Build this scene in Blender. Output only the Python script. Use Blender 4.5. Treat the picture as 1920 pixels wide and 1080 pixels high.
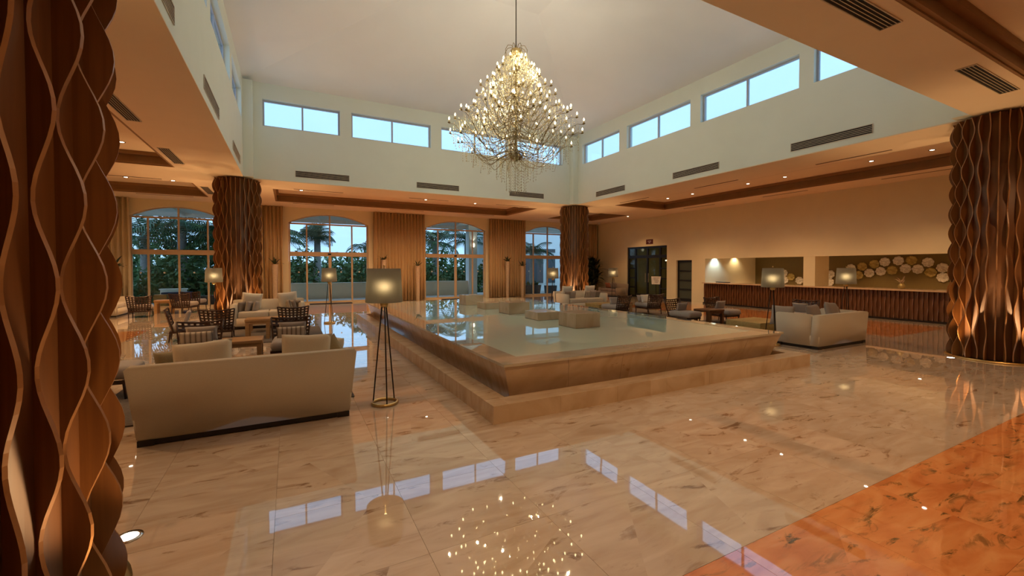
import bpy, bmesh, math, random
from mathutils import Vector, Matrix
for _o in list(bpy.data.objects): bpy.data.objects.remove(_o, do_unlink=True)
scene = bpy.context.scene
COL = scene.collection
rnd = random.Random(11)
PI = math.pi; TAU = 2*math.pi
def rad(a): return a*PI/180

# ------------------------------------------------------------------ camera
cd = bpy.data.cameras.new('camera'); cam = bpy.data.objects.new('camera', cd); COL.objects.link(cam)
cam.location = (0, 0, 1.65)
cam.rotation_euler = (rad(90-1.184), 0, rad(-27.57))
cd.sensor_width = 36; cd.lens = 36*798.6/1920; cd.shift_y = -0.0112; cd.clip_end = 300; cd.clip_start = .05
scene.camera = cam
# ------------------------------------------------------------------ world: pale evening sky
w = bpy.data.worlds.new('sky'); scene.world = w; w.use_nodes = True
nt = w.node_tree; nt.nodes.clear()
tc = nt.nodes.new('ShaderNodeTexCoord'); sx = nt.nodes.new('ShaderNodeSeparateXYZ'); nt.links.new(tc.outputs['Generated'], sx.inputs[0])
cr = nt.nodes.new('ShaderNodeValToRGB'); nt.links.new(sx.outputs['Z'], cr.inputs[0])
cr.color_ramp.elements[0].position = 0.0; cr.color_ramp.elements[0].color = (.39, .64, .95, 1)
cr.color_ramp.elements[1].position = .55; cr.color_ramp.elements[1].color = (.40, .66, 1, 1)
ns = nt.nodes.new('ShaderNodeTexNoise'); ns.inputs['Scale'].default_value = 3; ns.inputs['Detail'].default_value = 5
nt.links.new(tc.outputs['Generated'], ns.inputs['Vector'])
nr = nt.nodes.new('ShaderNodeValToRGB'); nr.color_ramp.elements[0].position = .45; nr.color_ramp.elements[1].position = .75
nr.color_ramp.elements[1].color = (.25, .25, .25, 1); nt.links.new(ns.outputs[0], nr.inputs[0])
mx = nt.nodes.new('ShaderNodeMix'); mx.data_type = 'RGBA'; nt.links.new(nr.outputs[0], mx.inputs[0]); nt.links.new(cr.outputs[0], mx.inputs[6]); mx.inputs[7].default_value = (.62, .82, 1, 1)
bg = nt.nodes.new('ShaderNodeBackground'); bg.inputs[1].default_value = 1.68; nt.links.new(mx.outputs[2], bg.inputs[0])
wo = nt.nodes.new('ShaderNodeOutputWorld'); nt.links.new(bg.outputs[0], wo.inputs[0])
# ------------------------------------------------------------------ picture
vs = scene.view_settings; vs.view_transform = 'Standard'; vs.look = 'None'; vs.gamma = 1; vs.use_curve_mapping = False
vs.exposure = 0.0
WARM = (1, .58, .27)
P_DOWN = 225; P_UP = 120; P_CHAND = 21; P_LAMP = 3.8
# ------------------------------------------------------------------ materials
MATS = {}
def newmat(name):
    m = bpy.data.materials.new(name); m.use_nodes = True; MATS[name] = m
    n = m.node_tree; b = n.nodes['Principled BSDF']
    return m, n, b
def pm(name, c1, c2=None, scale=8, rough=.6, metal=0, bump=0, stretch=(1,1,1), detail=4, coord='Object', spec=.5, rough2=None, coat=0, sheen=0, distort=0):
    m, n, b = newmat(name)
    if c2 is None: c2 = tuple(x*.82 for x in c1)
    t = n.nodes.new('ShaderNodeTexCoord'); mp = n.nodes.new('ShaderNodeMapping'); mp.inputs['Scale'].default_value = stretch
    n.links.new(t.outputs[coord], mp.inputs[0])
    no = n.nodes.new('ShaderNodeTexNoise'); no.inputs['Scale'].default_value = scale; no.inputs['Detail'].default_value = detail; no.inputs['Distortion'].default_value = distort
    n.links.new(mp.outputs[0], no.inputs['Vector'])
    r = n.nodes.new('ShaderNodeValToRGB'); r.color_ramp.elements[0].position = .3; r.color_ramp.elements[1].position = .7
    r.color_ramp.elements[0].color = (*c2, 1); r.color_ramp.elements[1].color = (*c1, 1)
    n.links.new(no.outputs[0], r.inputs[0]); n.links.new(r.outputs[0], b.inputs['Base Color'])
    b.inputs['Roughness'].default_value = rough; b.inputs['Metallic'].default_value = metal
    b.inputs['Specular IOR Level'].default_value = spec; b.inputs['Coat Weight'].default_value = coat
    b.inputs['Coat Roughness'].default_value = .05
    if sheen: b.inputs['Sheen Weight'].default_value = sheen
    if bump:
        bp = n.nodes.new('ShaderNodeBump'); bp.inputs['Strength'].default_value = bump; bp.inputs['Distance'].default_value = .01
        n.links.new(no.outputs[0], bp.inputs['Height']); n.links.new(bp.outputs[0], b.inputs['Normal'])
    return m
def emit(name, col, strength):
    m, n, b = newmat(name); b.inputs['Base Color'].default_value = (*col, 1)
    b.inputs['Emission Color'].default_value = (*col, 1); b.inputs['Emission Strength'].default_value = strength
    m.cycles.emission_sampling = 'NONE'
    return m
def marble(name, base, light, dark, vein, tile=.8, ox=.7, oy=1.57-1.6, rough=.02, spec=.7, coat=.7, vs_=1.0, vamt=.85, tiled=True, vpos=.60, tint=(.94,1.05)):
    m, n, b = newmat(name); N = n.nodes.new; L = n.links.new
    g = N('ShaderNodeNewGeometry')
    if tiled:
        sub = N('ShaderNodeVectorMath'); sub.operation = 'SUBTRACT'; sub.inputs[1].default_value = (ox, oy, 0); L(g.outputs['Position'], sub.inputs[0])
        sn = N('ShaderNodeVectorMath'); sn.operation = 'SNAP'; sn.inputs[1].default_value = (tile, tile, 50); L(sub.outputs[0], sn.inputs[0])
    else:
        sn = N('ShaderNodeVectorMath'); sn.operation = 'SNAP'; sn.inputs[1].default_value = (1.03, .77, 50); L(g.outputs['Position'], sn.inputs[0])
    wn = N('ShaderNodeTexWhiteNoise'); wn.noise_dimensions = '3D'; L(sn.outputs[0], wn.inputs['Vector'])
    off = N('ShaderNodeVectorMath'); off.operation = 'MULTIPLY_ADD'; L(wn.outputs['Color'], off.inputs[0]); off.inputs[1].default_value = (9, 9, 9); L(g.outputs['Position'], off.inputs[2])
    mp = N('ShaderNodeMapping'); mp.inputs['Scale'].default_value = (1.0, 3.4, 1); mp.inputs['Rotation'].default_value = (0, 0, .62); L(off.outputs[0], mp.inputs[0])
    n1 = N('ShaderNodeTexNoise'); n1.inputs['Scale'].default_value = 1.6*vs_; n1.inputs['Detail'].default_value = 8; n1.inputs['Distortion'].default_value = 1.2; L(mp.outputs[0], n1.inputs['Vector'])
    r1 = N('ShaderNodeValToRGB'); r1.color_ramp.elements[0].position = .32; r1.color_ramp.elements[1].position = .68
    r1.color_ramp.elements[0].color = (*dark, 1); r1.color_ramp.elements[1].color = (*light, 1); e = r1.color_ramp.elements.new(.5); e.color = (*base, 1); L(n1.outputs[0], r1.inputs[0])
    n2 = N('ShaderNodeTexNoise'); n2.inputs['Scale'].default_value = 2.6*vs_; n2.inputs['Detail'].default_value = 9; n2.inputs['Roughness'].default_value = .66; n2.inputs['Distortion'].default_value = .9; L(mp.outputs[0], n2.inputs['Vector'])
    r2 = N('ShaderNodeValToRGB'); els = r2.color_ramp.elements; els[0].position = vpos; els[0].color = (0,0,0,1); els[1].position = vpos+.07; els[1].color = (vamt,)*3+(1,); L(n2.outputs[0], r2.inputs[0])
    n3 = N('ShaderNodeTexNoise'); n3.inputs['Scale'].default_value = 1.1*vs_; n3.inputs['Detail'].default_value = 10; n3.inputs['Distortion'].default_value = 1.6; L(mp.outputs[0], n3.inputs['Vector'])
    r3 = N('ShaderNodeValToRGB'); els = r3.color_ramp.elements; els[0].position = .44; els[0].color = (.12,.12,.12,1); els[1].position = .60; els[1].color = (1,1,1,1); L(n3.outputs[0], r3.inputs[0])
    ad = N('ShaderNodeMath'); ad.operation = 'MULTIPLY'; L(r2.outputs[0], ad.inputs[0]); L(r3.outputs[0], ad.inputs[1])
    mv = N('ShaderNodeMix'); mv.data_type = 'RGBA'; L(ad.outputs[0], mv.inputs[0]); L(r1.outputs[0], mv.inputs[6]); mv.inputs[7].default_value = (*vein, 1)
    hs = N('ShaderNodeHueSaturation'); L(mv.outputs[2], hs.inputs['Color'])
    mr = N('ShaderNodeMapRange'); mr.inputs['To Min'].default_value = tint[0]; mr.inputs['To Max'].default_value = tint[1]; L(wn.outputs['Value'], mr.inputs['Value']); L(mr.outputs[0], hs.inputs['Value'])
    L(hs.outputs[0], b.inputs['Base Color'])
    b.inputs['Roughness'].default_value = rough; b.inputs['Specular IOR Level'].default_value = spec; b.inputs['Coat Weight'].default_value = coat
    b.inputs['Coat IOR'].default_value = 1.6; b.inputs['Coat Roughness'].default_value = .02
    bp = N('ShaderNodeBump'); bp.inputs['Strength'].default_value = .035; bp.inputs['Distance'].default_value = .004
    nb = N('ShaderNodeTexNoise'); nb.inputs['Scale'].default_value = 3.0; nb.inputs['Detail'].default_value = 2; L(g.outputs['Position'], nb.inputs['Vector']); L(nb.outputs[0], bp.inputs['Height'])
    L(bp.outputs[0], b.inputs['Normal']); L(bp.outputs[0], b.inputs['Coat Normal'])
    return m
def wood(name, c1, c2, rough=.4, vertical=True, scale=6):
    st = (scale*3, scale*3, .6) if vertical else (.8, scale*3, scale*3)
    return pm(name, c1, c2, scale=1.6, rough=rough, stretch=st, detail=6, bump=.03, distort=.6)

M = {}
M['wall'] = pm('wall_cream', (.77,.70,.48), (.74,.67,.455), scale=2, rough=.85, bump=.02)
M['upper'] = pm('upper_wall_cream', (.74,.79,.71), (.72,.77,.69), scale=2, rough=.85, bump=.02)
M['soffit'] = pm('soffit_paint', (.80,.66,.48), (.78,.64,.46), scale=2, rough=.85)
M['vault'] = pm('vault_paint', (.78,.81,.84), (.76,.79,.82), scale=1.2, rough=.9)
M['coffer'] = pm('coffer_brown', (.30,.17,.07), (.27,.15,.06), scale=4, rough=.6)
M['vent_dark'] = pm('vent_dark', (.012,.011,.010), scale=6, rough=.8)
M['vent_slat'] = pm('vent_slat', (.62,.54,.42), scale=6, rough=.6)
M['slot'] = pm('slot_brown', (.12,.06,.025), scale=6, rough=.7)
M['marble'] = marble('marble_cream', (.60,.495,.395), (.67,.575,.475), (.53,.415,.315), (.22,.115,.055), vpos=.565)
M['marble_o'] = marble('marble_orange', (.72,.285,.10), (.80,.38,.15), (.60,.205,.065), (.12,.075,.025), vs_=1.1, vamt=1.0, vpos=.53, rough=.02)
M['marble_f'] = marble('marble_fountain', (.62,.46,.30), (.70,.54,.37), (.54,.38,.23), (.30,.15,.06), rough=.18, spec=.5, coat=.25, tiled=False, tint=(.97,1.03), vpos=.63)
M['marble_w'] = marble('marble_wet', (.58,.53,.41), (.64,.59,.47), (.52,.46,.34), (.32,.22,.12), rough=.015, spec=.8, coat=.8, tiled=False, tint=(.97,1.03), vpos=.66)
M['grout'] = pm('grout', (.50,.38,.28), scale=20, rough=.8)
M['fin'] = wood('fin_wood', (.215,.085,.020), (.16,.058,.013), rough=.38)
M['core'] = wood('core_wood', (.15,.056,.013), (.11,.04,.009), rough=.5)
M['counter_wood'] = wood('counter_wood', (.17,.068,.022), (.125,.048,.015), rough=.42)
M['fin_edge'] = wood('fin_edge', (.31,.145,.052), (.26,.12,.042), rough=.45)
M['oak'] = wood('oak', (.42,.24,.10), (.33,.18,.07), rough=.4, vertical=False)
M['dark_wood'] = wood('dark_wood', (.055,.024,.014), (.035,.015,.009), rough=.35)
M['espresso'] = wood('espresso', (.018,.013,.011), (.011,.008,.007), rough=.4, vertical=False)
M['sofa'] = pm('sofa_linen', (.64,.56,.43), (.60,.52,.395), scale=140, rough=.9, bump=.08, sheen=.2)
M['cush_beige'] = pm('cushion_beige', (.66,.57,.42), (.61,.52,.38), scale=160, rough=.92, bump=.1, sheen=.2)
M['cush_cream'] = pm('cushion_cream', (.74,.70,.60), (.70,.66,.56), scale=160, rough=.92, bump=.1, sheen=.2)
M['cush_grey'] = pm('cushion_grey', (.36,.31,.27), (.32,.275,.24), scale=160, rough=.92, bump=.1, sheen=.2)
M['cush_taupe'] = pm('cushion_taupe', (.27,.215,.165), (.235,.185,.14), scale=160, rough=.92, bump=.1, sheen=.2)
M['cush_olive'] = pm('cushion_olive', (.30,.24,.13), (.26,.2,.10), scale=160, rough=.92, bump=.1, sheen=.2)
M['cush_rust'] = pm('cushion_rust', (.32,.11,.05), (.27,.09,.04), scale=160, rough=.92, bump=.1, sheen=.2)
M['seat_grey'] = pm('seat_grey', (.37,.325,.29), (.33,.29,.255), scale=150, rough=.92, bump=.1, sheen=.2)
M['rug'] = pm('rug_grey', (.15,.125,.105), (.095,.078,.065), scale=40, rough=.98, bump=.3)
M['brass'] = pm('brass', (.72,.52,.22), (.60,.42,.17), scale=10, rough=.3, metal=1)
M['gold'] = pm('gold_leaf', (.50,.40,.16), (.40,.31,.12), scale=14, rough=.42, metal=.55)
M['iron'] = pm('dark_iron', (.035,.024,.018), scale=14, rough=.4, metal=.6)
M['chrome'] = pm('chrome', (.7,.68,.64), (.6,.58,.55), scale=10, rough=.15, metal=1)
M['black'] = pm('black_frame', (.012,.011,.012), scale=8, rough=.35)
M['rubber'] = pm('rubber', (.02,.02,.022), scale=60, rough=.95, bump=.3)
M['frame'] = pm('window_frame', (.58,.46,.30), (.54,.42,.27), scale=6, rough=.45)
M['frame_blue'] = pm('clerestory_frame', (.46,.47,.52), (.43,.44,.49), scale=6, rough=.5)
M['curtain'] = pm('curtain', (.60,.44,.24), (.53,.38,.20), scale=60, rough=.95, bump=.05, stretch=(1,1,.1))
M['sheer'] = pm('sheer_curtain', (.70,.60,.40), (.65,.55,.36), scale=60, rough=.95, stretch=(1,1,.1))
M['stone_pot'] = pm('pale_planter', (.58,.47,.34), (.50,.40,.28), scale=12, rough=.7, bump=.1)
M['leaf'] = pm('leaf_green', (.055,.12,.028), (.03,.07,.018), scale=3, rough=.55)
M['leaf_dark'] = pm('leaf_dark', (.032,.055,.018), (.018,.032,.011), scale=3, rough=.55)
M['leaf_out'] = pm('leaf_outdoor', (.095,.20,.055), (.045,.105,.032), scale=2.5, rough=.6)
M['leaf_out2'] = pm('leaf_outdoor_yellow', (.13,.20,.05), (.07,.12,.03), scale=2.5, rough=.6)
M['leaf_palm'] = pm('palm_leaf', (.05,.11,.05), (.028,.065,.03), scale=2.5, rough=.55)
M['trunk'] = pm('palm_trunk', (.34,.33,.31), (.24,.22,.20), scale=9, rough=.9, bump=.3, stretch=(1,1,5))
M['stucco'] = pm('stucco_white', (.80,.82,.80), (.77,.79,.77), scale=5, rough=.9, bump=.05)
M['stucco_warm'] = pm('stucco_parapet', (.76,.76,.66), (.73,.73,.63), scale=5, rough=.9, bump=.05)
M['deck'] = pm('terrace_stone', (.55,.53,.48), (.48,.46,.41), scale=4, rough=.6)
M['soil'] = pm('garden_ground', (.06,.09,.03), (.04,.05,.02), scale=1.5, rough=1)
M['slate'] = pm('slate_planter', (.06,.065,.07), (.045,.05,.055), scale=9, rough=.5)
M['blue_pot'] = pm('blue_planter', (.01,.045,.16), (.008,.03,.11), scale=9, rough=.3)
M['tan_pot'] = pm('ochre_planter', (.30,.20,.06), (.24,.16,.05), scale=9, rough=.5)
M['olive'] = pm('olive_panel', (.17,.12,.03), (.15,.105,.026), scale=5, rough=.55, stretch=(1,12,1))
M['plate_w'] = pm('plate_white', (.80,.76,.66), (.42,.38,.30), scale=22, rough=.4, bump=.3)
M['plate_g'] = pm('plate_gold', (.50,.40,.13), (.28,.20,.06), scale=16, rough=.4, metal=.4, bump=.3)
M['counter_top'] = pm('counter_top', (.62,.46,.30), (.56,.41,.26), scale=5, rough=.15)
M['white'] = pm('white_board', (.78,.77,.73), scale=8, rough=.6)
M['ink'] = pm('ink_grey', (.25,.24,.23), scale=8, rough=.7)
M['sign_red'] = pm('sign_red', (.11,.016,.012), (.09,.012,.010), scale=8, rough=.5)
M['ormolu'] = pm('antique_gold', (.30,.22,.09), (.17,.12,.05), scale=20, rough=.32, metal=.85)
M['bulb'] = emit('bulb_glow', (1, .80, .42), 9)
M['down_glow'] = emit('downlight_glow', (1, .86, .66), 14)
M['up_glow'] = emit('uplight_glow', (1, .93, .80), 12)
M['panel_glow'] = emit('pendant_glow', (1, .85, .6), 4)
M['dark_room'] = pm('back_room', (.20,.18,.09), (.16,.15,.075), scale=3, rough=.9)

def glass(name, tint=(.93,.97,.97), ior=1.45, rough=0.0, body=None, bodyfac=.0):
    m, n, b = newmat(name); n.nodes.remove(b); N = n.nodes.new; L = n.links.new
    out = [x for x in n.nodes if x.type == 'OUTPUT_MATERIAL'][0]
    nz = N('ShaderNodeTexNoise'); nz.inputs['Scale'].default_value = 1.5
    rp = N('ShaderNodeValToRGB'); rp.color_ramp.elements[0].color = (*[c*.985 for c in tint], 1); rp.color_ramp.elements[1].color = (*tint, 1); L(nz.outputs[0], rp.inputs[0])
    tr = N('ShaderNodeBsdfTransparent'); L(rp.outputs[0], tr.inputs[0])
    gl = N('ShaderNodeBsdfGlossy'); gl.inputs['Roughness'].default_value = rough
    lw = N('ShaderNodeLayerWeight'); lw.inputs[0].default_value = .5
    pw = N('ShaderNodeMath'); pw.operation = 'POWER'; L(lw.outputs['Facing'], pw.inputs[0]); pw.inputs[1].default_value = 4.5
    f0 = ((ior-1)/(ior+1))**2
    fr = N('ShaderNodeMath'); fr.operation = 'MULTIPLY_ADD'; L(pw.outputs[0], fr.inputs[0]); fr.inputs[1].default_value = .9-f0; fr.inputs[2].default_value = f0
    ms = N('ShaderNodeMixShader'); L(fr.outputs[0], ms.inputs[0]); L(tr.outputs[0], ms.inputs[1]); L(gl.outputs[0], ms.inputs[2])
    if body:
        df = N('ShaderNodeBsdfDiffuse'); df.inputs[0].default_value = (*body, 1)
        m2 = N('ShaderNodeMixShader'); m2.inputs[0].default_value = bodyfac; L(ms.outputs[0], m2.inputs[1]); L(df.outputs[0], m2.inputs[2]); L(m2.outputs[0], out.inputs[0])
    else: L(ms.outputs[0], out.inputs[0])
    return m
M['glass'] = glass('window_glass')
M['glass_dark'] = glass('door_glass', tint=(.78,.82,.74))
M['glass_frost'] = glass('frosted_glass', tint=(.5,.52,.45), rough=.3, body=(.10,.12,.10), bodyfac=.75)
M['crystal'] = glass('crystal', tint=(.90,.90,.86), ior=1.9, rough=.02, body=(.85,.76,.52), bodyfac=.4)  # warm opaque body puts the bulbs' glow into the crystal colour
# fountain water: milky, pale green, still
m, n, b = newmat('fountain_water'); M['water'] = m
b.inputs['Roughness'].default_value = .02; b.inputs['IOR'].default_value = 1.33; b.inputs['Specular IOR Level'].default_value = .8
nz = n.nodes.new('ShaderNodeTexNoise'); nz.inputs['Scale'].default_value = .6; rp = n.nodes.new('ShaderNodeValToRGB')
tcc = n.nodes.new('ShaderNodeTexCoord'); n.links.new(tcc.outputs['Object'], nz.inputs['Vector'])
rp.color_ramp.elements[0].color = (.64,.79,.66,1); rp.color_ramp.elements[1].color = (.69,.84,.70,1); n.links.new(nz.outputs[0], rp.inputs[0]); n.links.new(rp.outputs[0], b.inputs['Base Color'])
b.inputs['Coat Weight'].default_value = .6; b.inputs['Coat Roughness'].default_value = .01
n2_ = n.nodes.new('ShaderNodeTexNoise'); n2_.inputs['Scale'].default_value = 2.2; n2_.inputs['Detail'].default_value = 2; n.links.new(tcc.outputs['Object'], n2_.inputs['Vector'])
bp = n.nodes.new('ShaderNodeBump'); bp.inputs['Strength'].default_value = .06; bp.inputs['Distance'].default_value = .01; n.links.new(n2_.outputs[0], bp.inputs['Height']); n.links.new(bp.outputs[0], b.inputs['Normal'])
# lamp shade: thin woven fabric that lets light through
m, n, b = newmat('shade_fabric'); M['shade'] = m; n.nodes.remove(b)
out = [x for x in n.nodes if x.type == 'OUTPUT_MATERIAL'][0]
nz = n.nodes.new('ShaderNodeTexNoise'); nz.inputs['Scale'].default_value = 60; nz.inputs['Detail'].default_value = 6
tcc = n.nodes.new('ShaderNodeTexCoord'); n.links.new(tcc.outputs['Object'], nz.inputs['Vector'])
rp = n.nodes.new('ShaderNodeValToRGB'); rp.color_ramp.elements[0].color = (.17,.165,.14,1); rp.color_ramp.elements[1].color = (.24,.23,.195,1); n.links.new(nz.outputs[0], rp.inputs[0])
d_ = n.nodes.new('ShaderNodeBsdfDiffuse'); t_ = n.nodes.new('ShaderNodeBsdfTranslucent'); mxs = n.nodes.new('ShaderNodeMixShader'); mxs.inputs[0].default_value = .30
t_.inputs['Color'].default_value = (.46,.40,.31,1)
n.links.new(rp.outputs[0], d_.inputs[0]); n.links.new(d_.outputs[0], mxs.inputs[1]); n.links.new(t_.outputs[0], mxs.inputs[2])
f_ = n.nodes.new('ShaderNodeBsdfRefraction'); f_.inputs['Roughness'].default_value = .85; f_.inputs['IOR'].default_value = 1.55; f_.inputs['Color'].default_value = (.40,.35,.27,1)
mx2 = n.nodes.new('ShaderNodeMixShader'); mx2.inputs[0].default_value = .30; n.links.new(mxs.outputs[0], mx2.inputs[1]); n.links.new(f_.outputs[0], mx2.inputs[2]); n.links.new(mx2.outputs[0], out.inputs[0])
# striped bolster fabric
m, n, b = newmat('cushion_striped'); M['cush_stripe'] = m
tcc = n.nodes.new('ShaderNodeTexCoord'); wv = n.nodes.new('ShaderNodeTexWave'); wv.inputs['Scale'].default_value = 4.4; wv.inputs['Distortion'].default_value = .2
n.links.new(tcc.outputs['Object'], wv.inputs['Vector']); rp = n.nodes.new('ShaderNodeValToRGB'); rp.color_ramp.interpolation = 'CONSTANT'
rp.color_ramp.elements[0].color = (.16,.12,.09,1); rp.color_ramp.elements[1].position = .1; rp.color_ramp.elements[1].color = (.44,.37,.29,1); e = rp.color_ramp.elements.new(.7); e.color = (.52,.44,.34,1)
n.links.new(wv.outputs[0], rp.inputs[0]); n.links.new(rp.outputs[0], b.inputs['Base Color']); b.inputs['Roughness'].default_value = .9
# ------------------------------------------------------------------ helpers
class MB:
    def __init__(s): s.v = []; s.f = []
    def add(s, vs, fs):
        o = len(s.v); s.v += [tuple(p) for p in vs]; s.f += [tuple(i+o for i in f) for f in fs]; return s
    def box(s, x0, y0, z0, x1, y1, z1):
        return s.add([(x0,y0,z0),(x1,y0,z0),(x1,y1,z0),(x0,y1,z0),(x0,y0,z1),(x1,y0,z1),(x1,y1,z1),(x0,y1,z1)],
                     [(0,3,2,1),(4,5,6,7),(0,1,5,4),(1,2,6,5),(2,3,7,6),(3,0,4,7)])
    def hexa(s, p): return s.add(p, [(0,3,2,1),(4,5,6,7),(0,1,5,4),(1,2,6,5),(2,3,7,6),(3,0,4,7)])
    def tube(s, path, r, n=6, cap=True, closed=False):
        P = [Vector(p) for p in path]; k = len(P)
        R_ = r if isinstance(r, (list, tuple)) else [r]*k
        vs = []; fs = []; u = None
        for i, p in enumerate(P):
            if closed: t = P[(i+1) % k]-P[i-1]
            else: t = P[min(i+1, k-1)]-P[max(i-1, 0)]
            t.normalize()
            if u is None:
                a = Vector((0,0,1)) if abs(t.z) < .9 else Vector((1,0,0))
                u = t.cross(a).normalized()
            else:
                u = (u-t*u.dot(t))
                if u.length < 1e-6: u = t.orthogonal()
                u.normalize()
            q = t.cross(u)
            for j in range(n):
                a = TAU*j/n; vs.append(p+(u*math.cos(a)+q*math.sin(a))*R_[i])
        m = k if closed else k-1
        for i in range(m):
            for j in range(n):
                a = i*n+j; b = i*n+(j+1) % n; c = ((i+1) % k)*n+(j+1) % n; d = ((i+1) % k)*n+j
                fs.append((a, b, c, d))
        if cap and not closed: fs.append(tuple(range(n))[::-1]); fs.append(tuple((k-1)*n+j for j in range(n)))
        return s.add(vs, fs)
    def lathe(s, prof, n=20, c=(0,0,0), cap=True):
        vs = []; fs = []; k = len(prof)
        for r, z in prof:
            for j in range(n):
                a = TAU*j/n; vs.append((c[0]+r*math.cos(a), c[1]+r*math.sin(a), c[2]+z))
        for i in range(k-1):
            for j in range(n): fs.append((i*n+j, i*n+(j+1) % n, (i+1)*n+(j+1) % n, (i+1)*n+j))
        if cap:
            if prof[0][0] > 1e-5: fs.append(tuple(range(n))[::-1])
            if prof[-1][0] > 1e-5: fs.append(tuple((k-1)*n+j for j in range(n)))
        return s.add(vs, fs)
    def mesh(s, name, smooth=False):
        me = bpy.data.meshes.new(name); me.from_pydata(s.v, [], s.f); me.update()
        if smooth: me.polygons.foreach_set('use_smooth', [True]*len(me.polygons))
        return me
def setmat(me, m):
    if not me.materials: me.materials.append(m)
def obj(name, geo, m=None, parent=None, loc=(0,0,0), rot=(0,0,0), smooth=False):
    me = geo.mesh(name, smooth) if isinstance(geo, MB) else geo
    if m is not None: setmat(me, M[m] if isinstance(m, str) else m)
    o = bpy.data.objects.new(name, me); COL.objects.link(o); o.location = loc; o.rotation_euler = rot
    if parent: o.parent = parent
    return o
def tag(o, label, cat, group=None):
    o['label'] = label; o['category'] = cat
    if group: o['group'] = group
    return o
def thing(name, label, cat, loc=(0,0,0), rot=0, group=None):
    o = bpy.data.objects.new(name, None); COL.objects.link(o); o.location = loc
    o.rotation_euler = rot if isinstance(rot, tuple) else (0,0,rot); o.empty_display_size = .1
    return tag(o, label, cat, group)
def struct(name, geo, m, label=None):
    o = obj(name, geo, m); o['kind'] = 'structure'
    if label: o['label'] = label
    return o
def sempty(name, label=None, loc=(0,0,0)):
    o = bpy.data.objects.new(name, None); COL.objects.link(o); o['kind'] = 'structure'; o.location = loc
    if label: o['label'] = label
    return o
def dup(root, loc, rot=None, label=None, group=None):
    r = root.copy(); COL.objects.link(r); r.location = loc
    if rot is not None: r.rotation_euler = rot if isinstance(rot, tuple) else (0,0,rot)
    if label: r['label'] = label
    if group: r['group'] = group
    for ch in list(root.children):
        c = ch.copy(); COL.objects.link(c); c.parent = r
        for g in list(ch.children):
            d = g.copy(); COL.objects.link(d); d.parent = c
    return r
def rbox(sx, sy, sz, r=.03, seg=3):
    bm = bmesh.new(); bmesh.ops.create_cube(bm, size=1); bmesh.ops.scale(bm, vec=(sx,sy,sz), verts=bm.verts)
    bmesh.ops.bevel(bm, geom=list(bm.edges)+list(bm.verts), offset=r, segments=seg, affect='EDGES', profile=.5)
    me = bpy.data.meshes.new('rounded'); bm.to_mesh(me); bm.free(); me.polygons.foreach_set('use_smooth', [True]*len(me.polygons)); return me
def slab(fn, u0, u1, v0, v1, w0, w1, holes=()):
    us = sorted({u0, u1, *[h[0] for h in holes], *[h[1] for h in holes]}); vs_ = sorted({v0, v1, *[h[2] for h in holes], *[h[3] for h in holes]})
    us = [u for u in us if u0-1e-9 <= u <= u1+1e-9]; vs_ = [v for v in vs_ if v0-1e-9 <= v <= v1+1e-9]
    def solid(i, j):
        if i < 0 or j < 0 or i >= len(us)-1 or j >= len(vs_)-1: return False
        cu = (us[i]+us[i+1])/2; cv = (vs_[j]+vs_[j+1])/2
        return not any(h[0] < cu < h[1] and h[2] < cv < h[3] for h in holes)
    b = MB()
    for i in range(len(us)-1):
        for j in range(len(vs_)-1):
            if not solid(i, j): continue
            a, c, d, e = us[i], us[i+1], vs_[j], vs_[j+1]
            b.add([fn(a,d,w0),fn(c,d,w0),fn(c,e,w0),fn(a,e,w0)], [(0,1,2,3)]); b.add([fn(a,d,w1),fn(c,d,w1),fn(c,e,w1),fn(a,e,w1)], [(3,2,1,0)])
            if not solid(i-1,j): b.add([fn(a,d,w0),fn(a,e,w0),fn(a,e,w1),fn(a,d,w1)], [(0,1,2,3)])
            if not solid(i+1,j): b.add([fn(c,d,w0),fn(c,d,w1),fn(c,e,w1),fn(c,e,w0)], [(0,1,2,3)])
            if not solid(i,j-1): b.add([fn(a,d,w0),fn(a,d,w1),fn(c,d,w1),fn(c,d,w0)], [(0,1,2,3)])
            if not solid(i,j+1): b.add([fn(a,e,w0),fn(c,e,w0),fn(c,e,w1),fn(a,e,w1)], [(0,1,2,3)])
    return b
FX = lambda u, v, w: (w, u, v)      # wall facing x: u=y, v=z, w=x
FY = lambda u, v, w: (u, w, v)      # wall facing y: u=x, v=z
FZ = lambda u, v, w: (u, v, w)
def light(name, kind, loc, power, col=WARM, size=.05, rot=(0,0,0), spot=None, blend=.6, parent=None):
    d = bpy.data.lights.new(name, kind); d.energy = power; d.color = col
    if kind in ('POINT','SPOT'): d.shadow_soft_size = size
    if kind == 'SPOT': d.spot_size = rad(spot or 100); d.spot_blend = blend
    o = bpy.data.objects.new(name, d); COL.objects.link(o); o.location = loc; o.rotation_euler = rot
    if parent: o.parent = parent
    return o
_camM = cam.matrix_basis
_cf = Vector((math.sin(rad(27.57)), math.cos(rad(27.57)), 0)); _cr = Vector((math.cos(rad(27.57)), -math.sin(rad(27.57)), 0))
def px(x, y, z):                      # where a floor tile shows in the photo, to choose the largest ones
    v = Vector((x, y, z-1.65)); d = v.dot(_cf)
    if d < .2: return None
    return 960+798.6*v.dot(_cr)/d, 502-798.6*v.z/d

# ------------------------------------------------------------------ main sizes
H = 4.37; AX0, AX1, AY0, AY1 = -1.2, 11.05, 3.0, 15.27
RX0, RX1, RY0, RY1 = -8.0, 17.1, -5.0, 21.6
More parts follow.
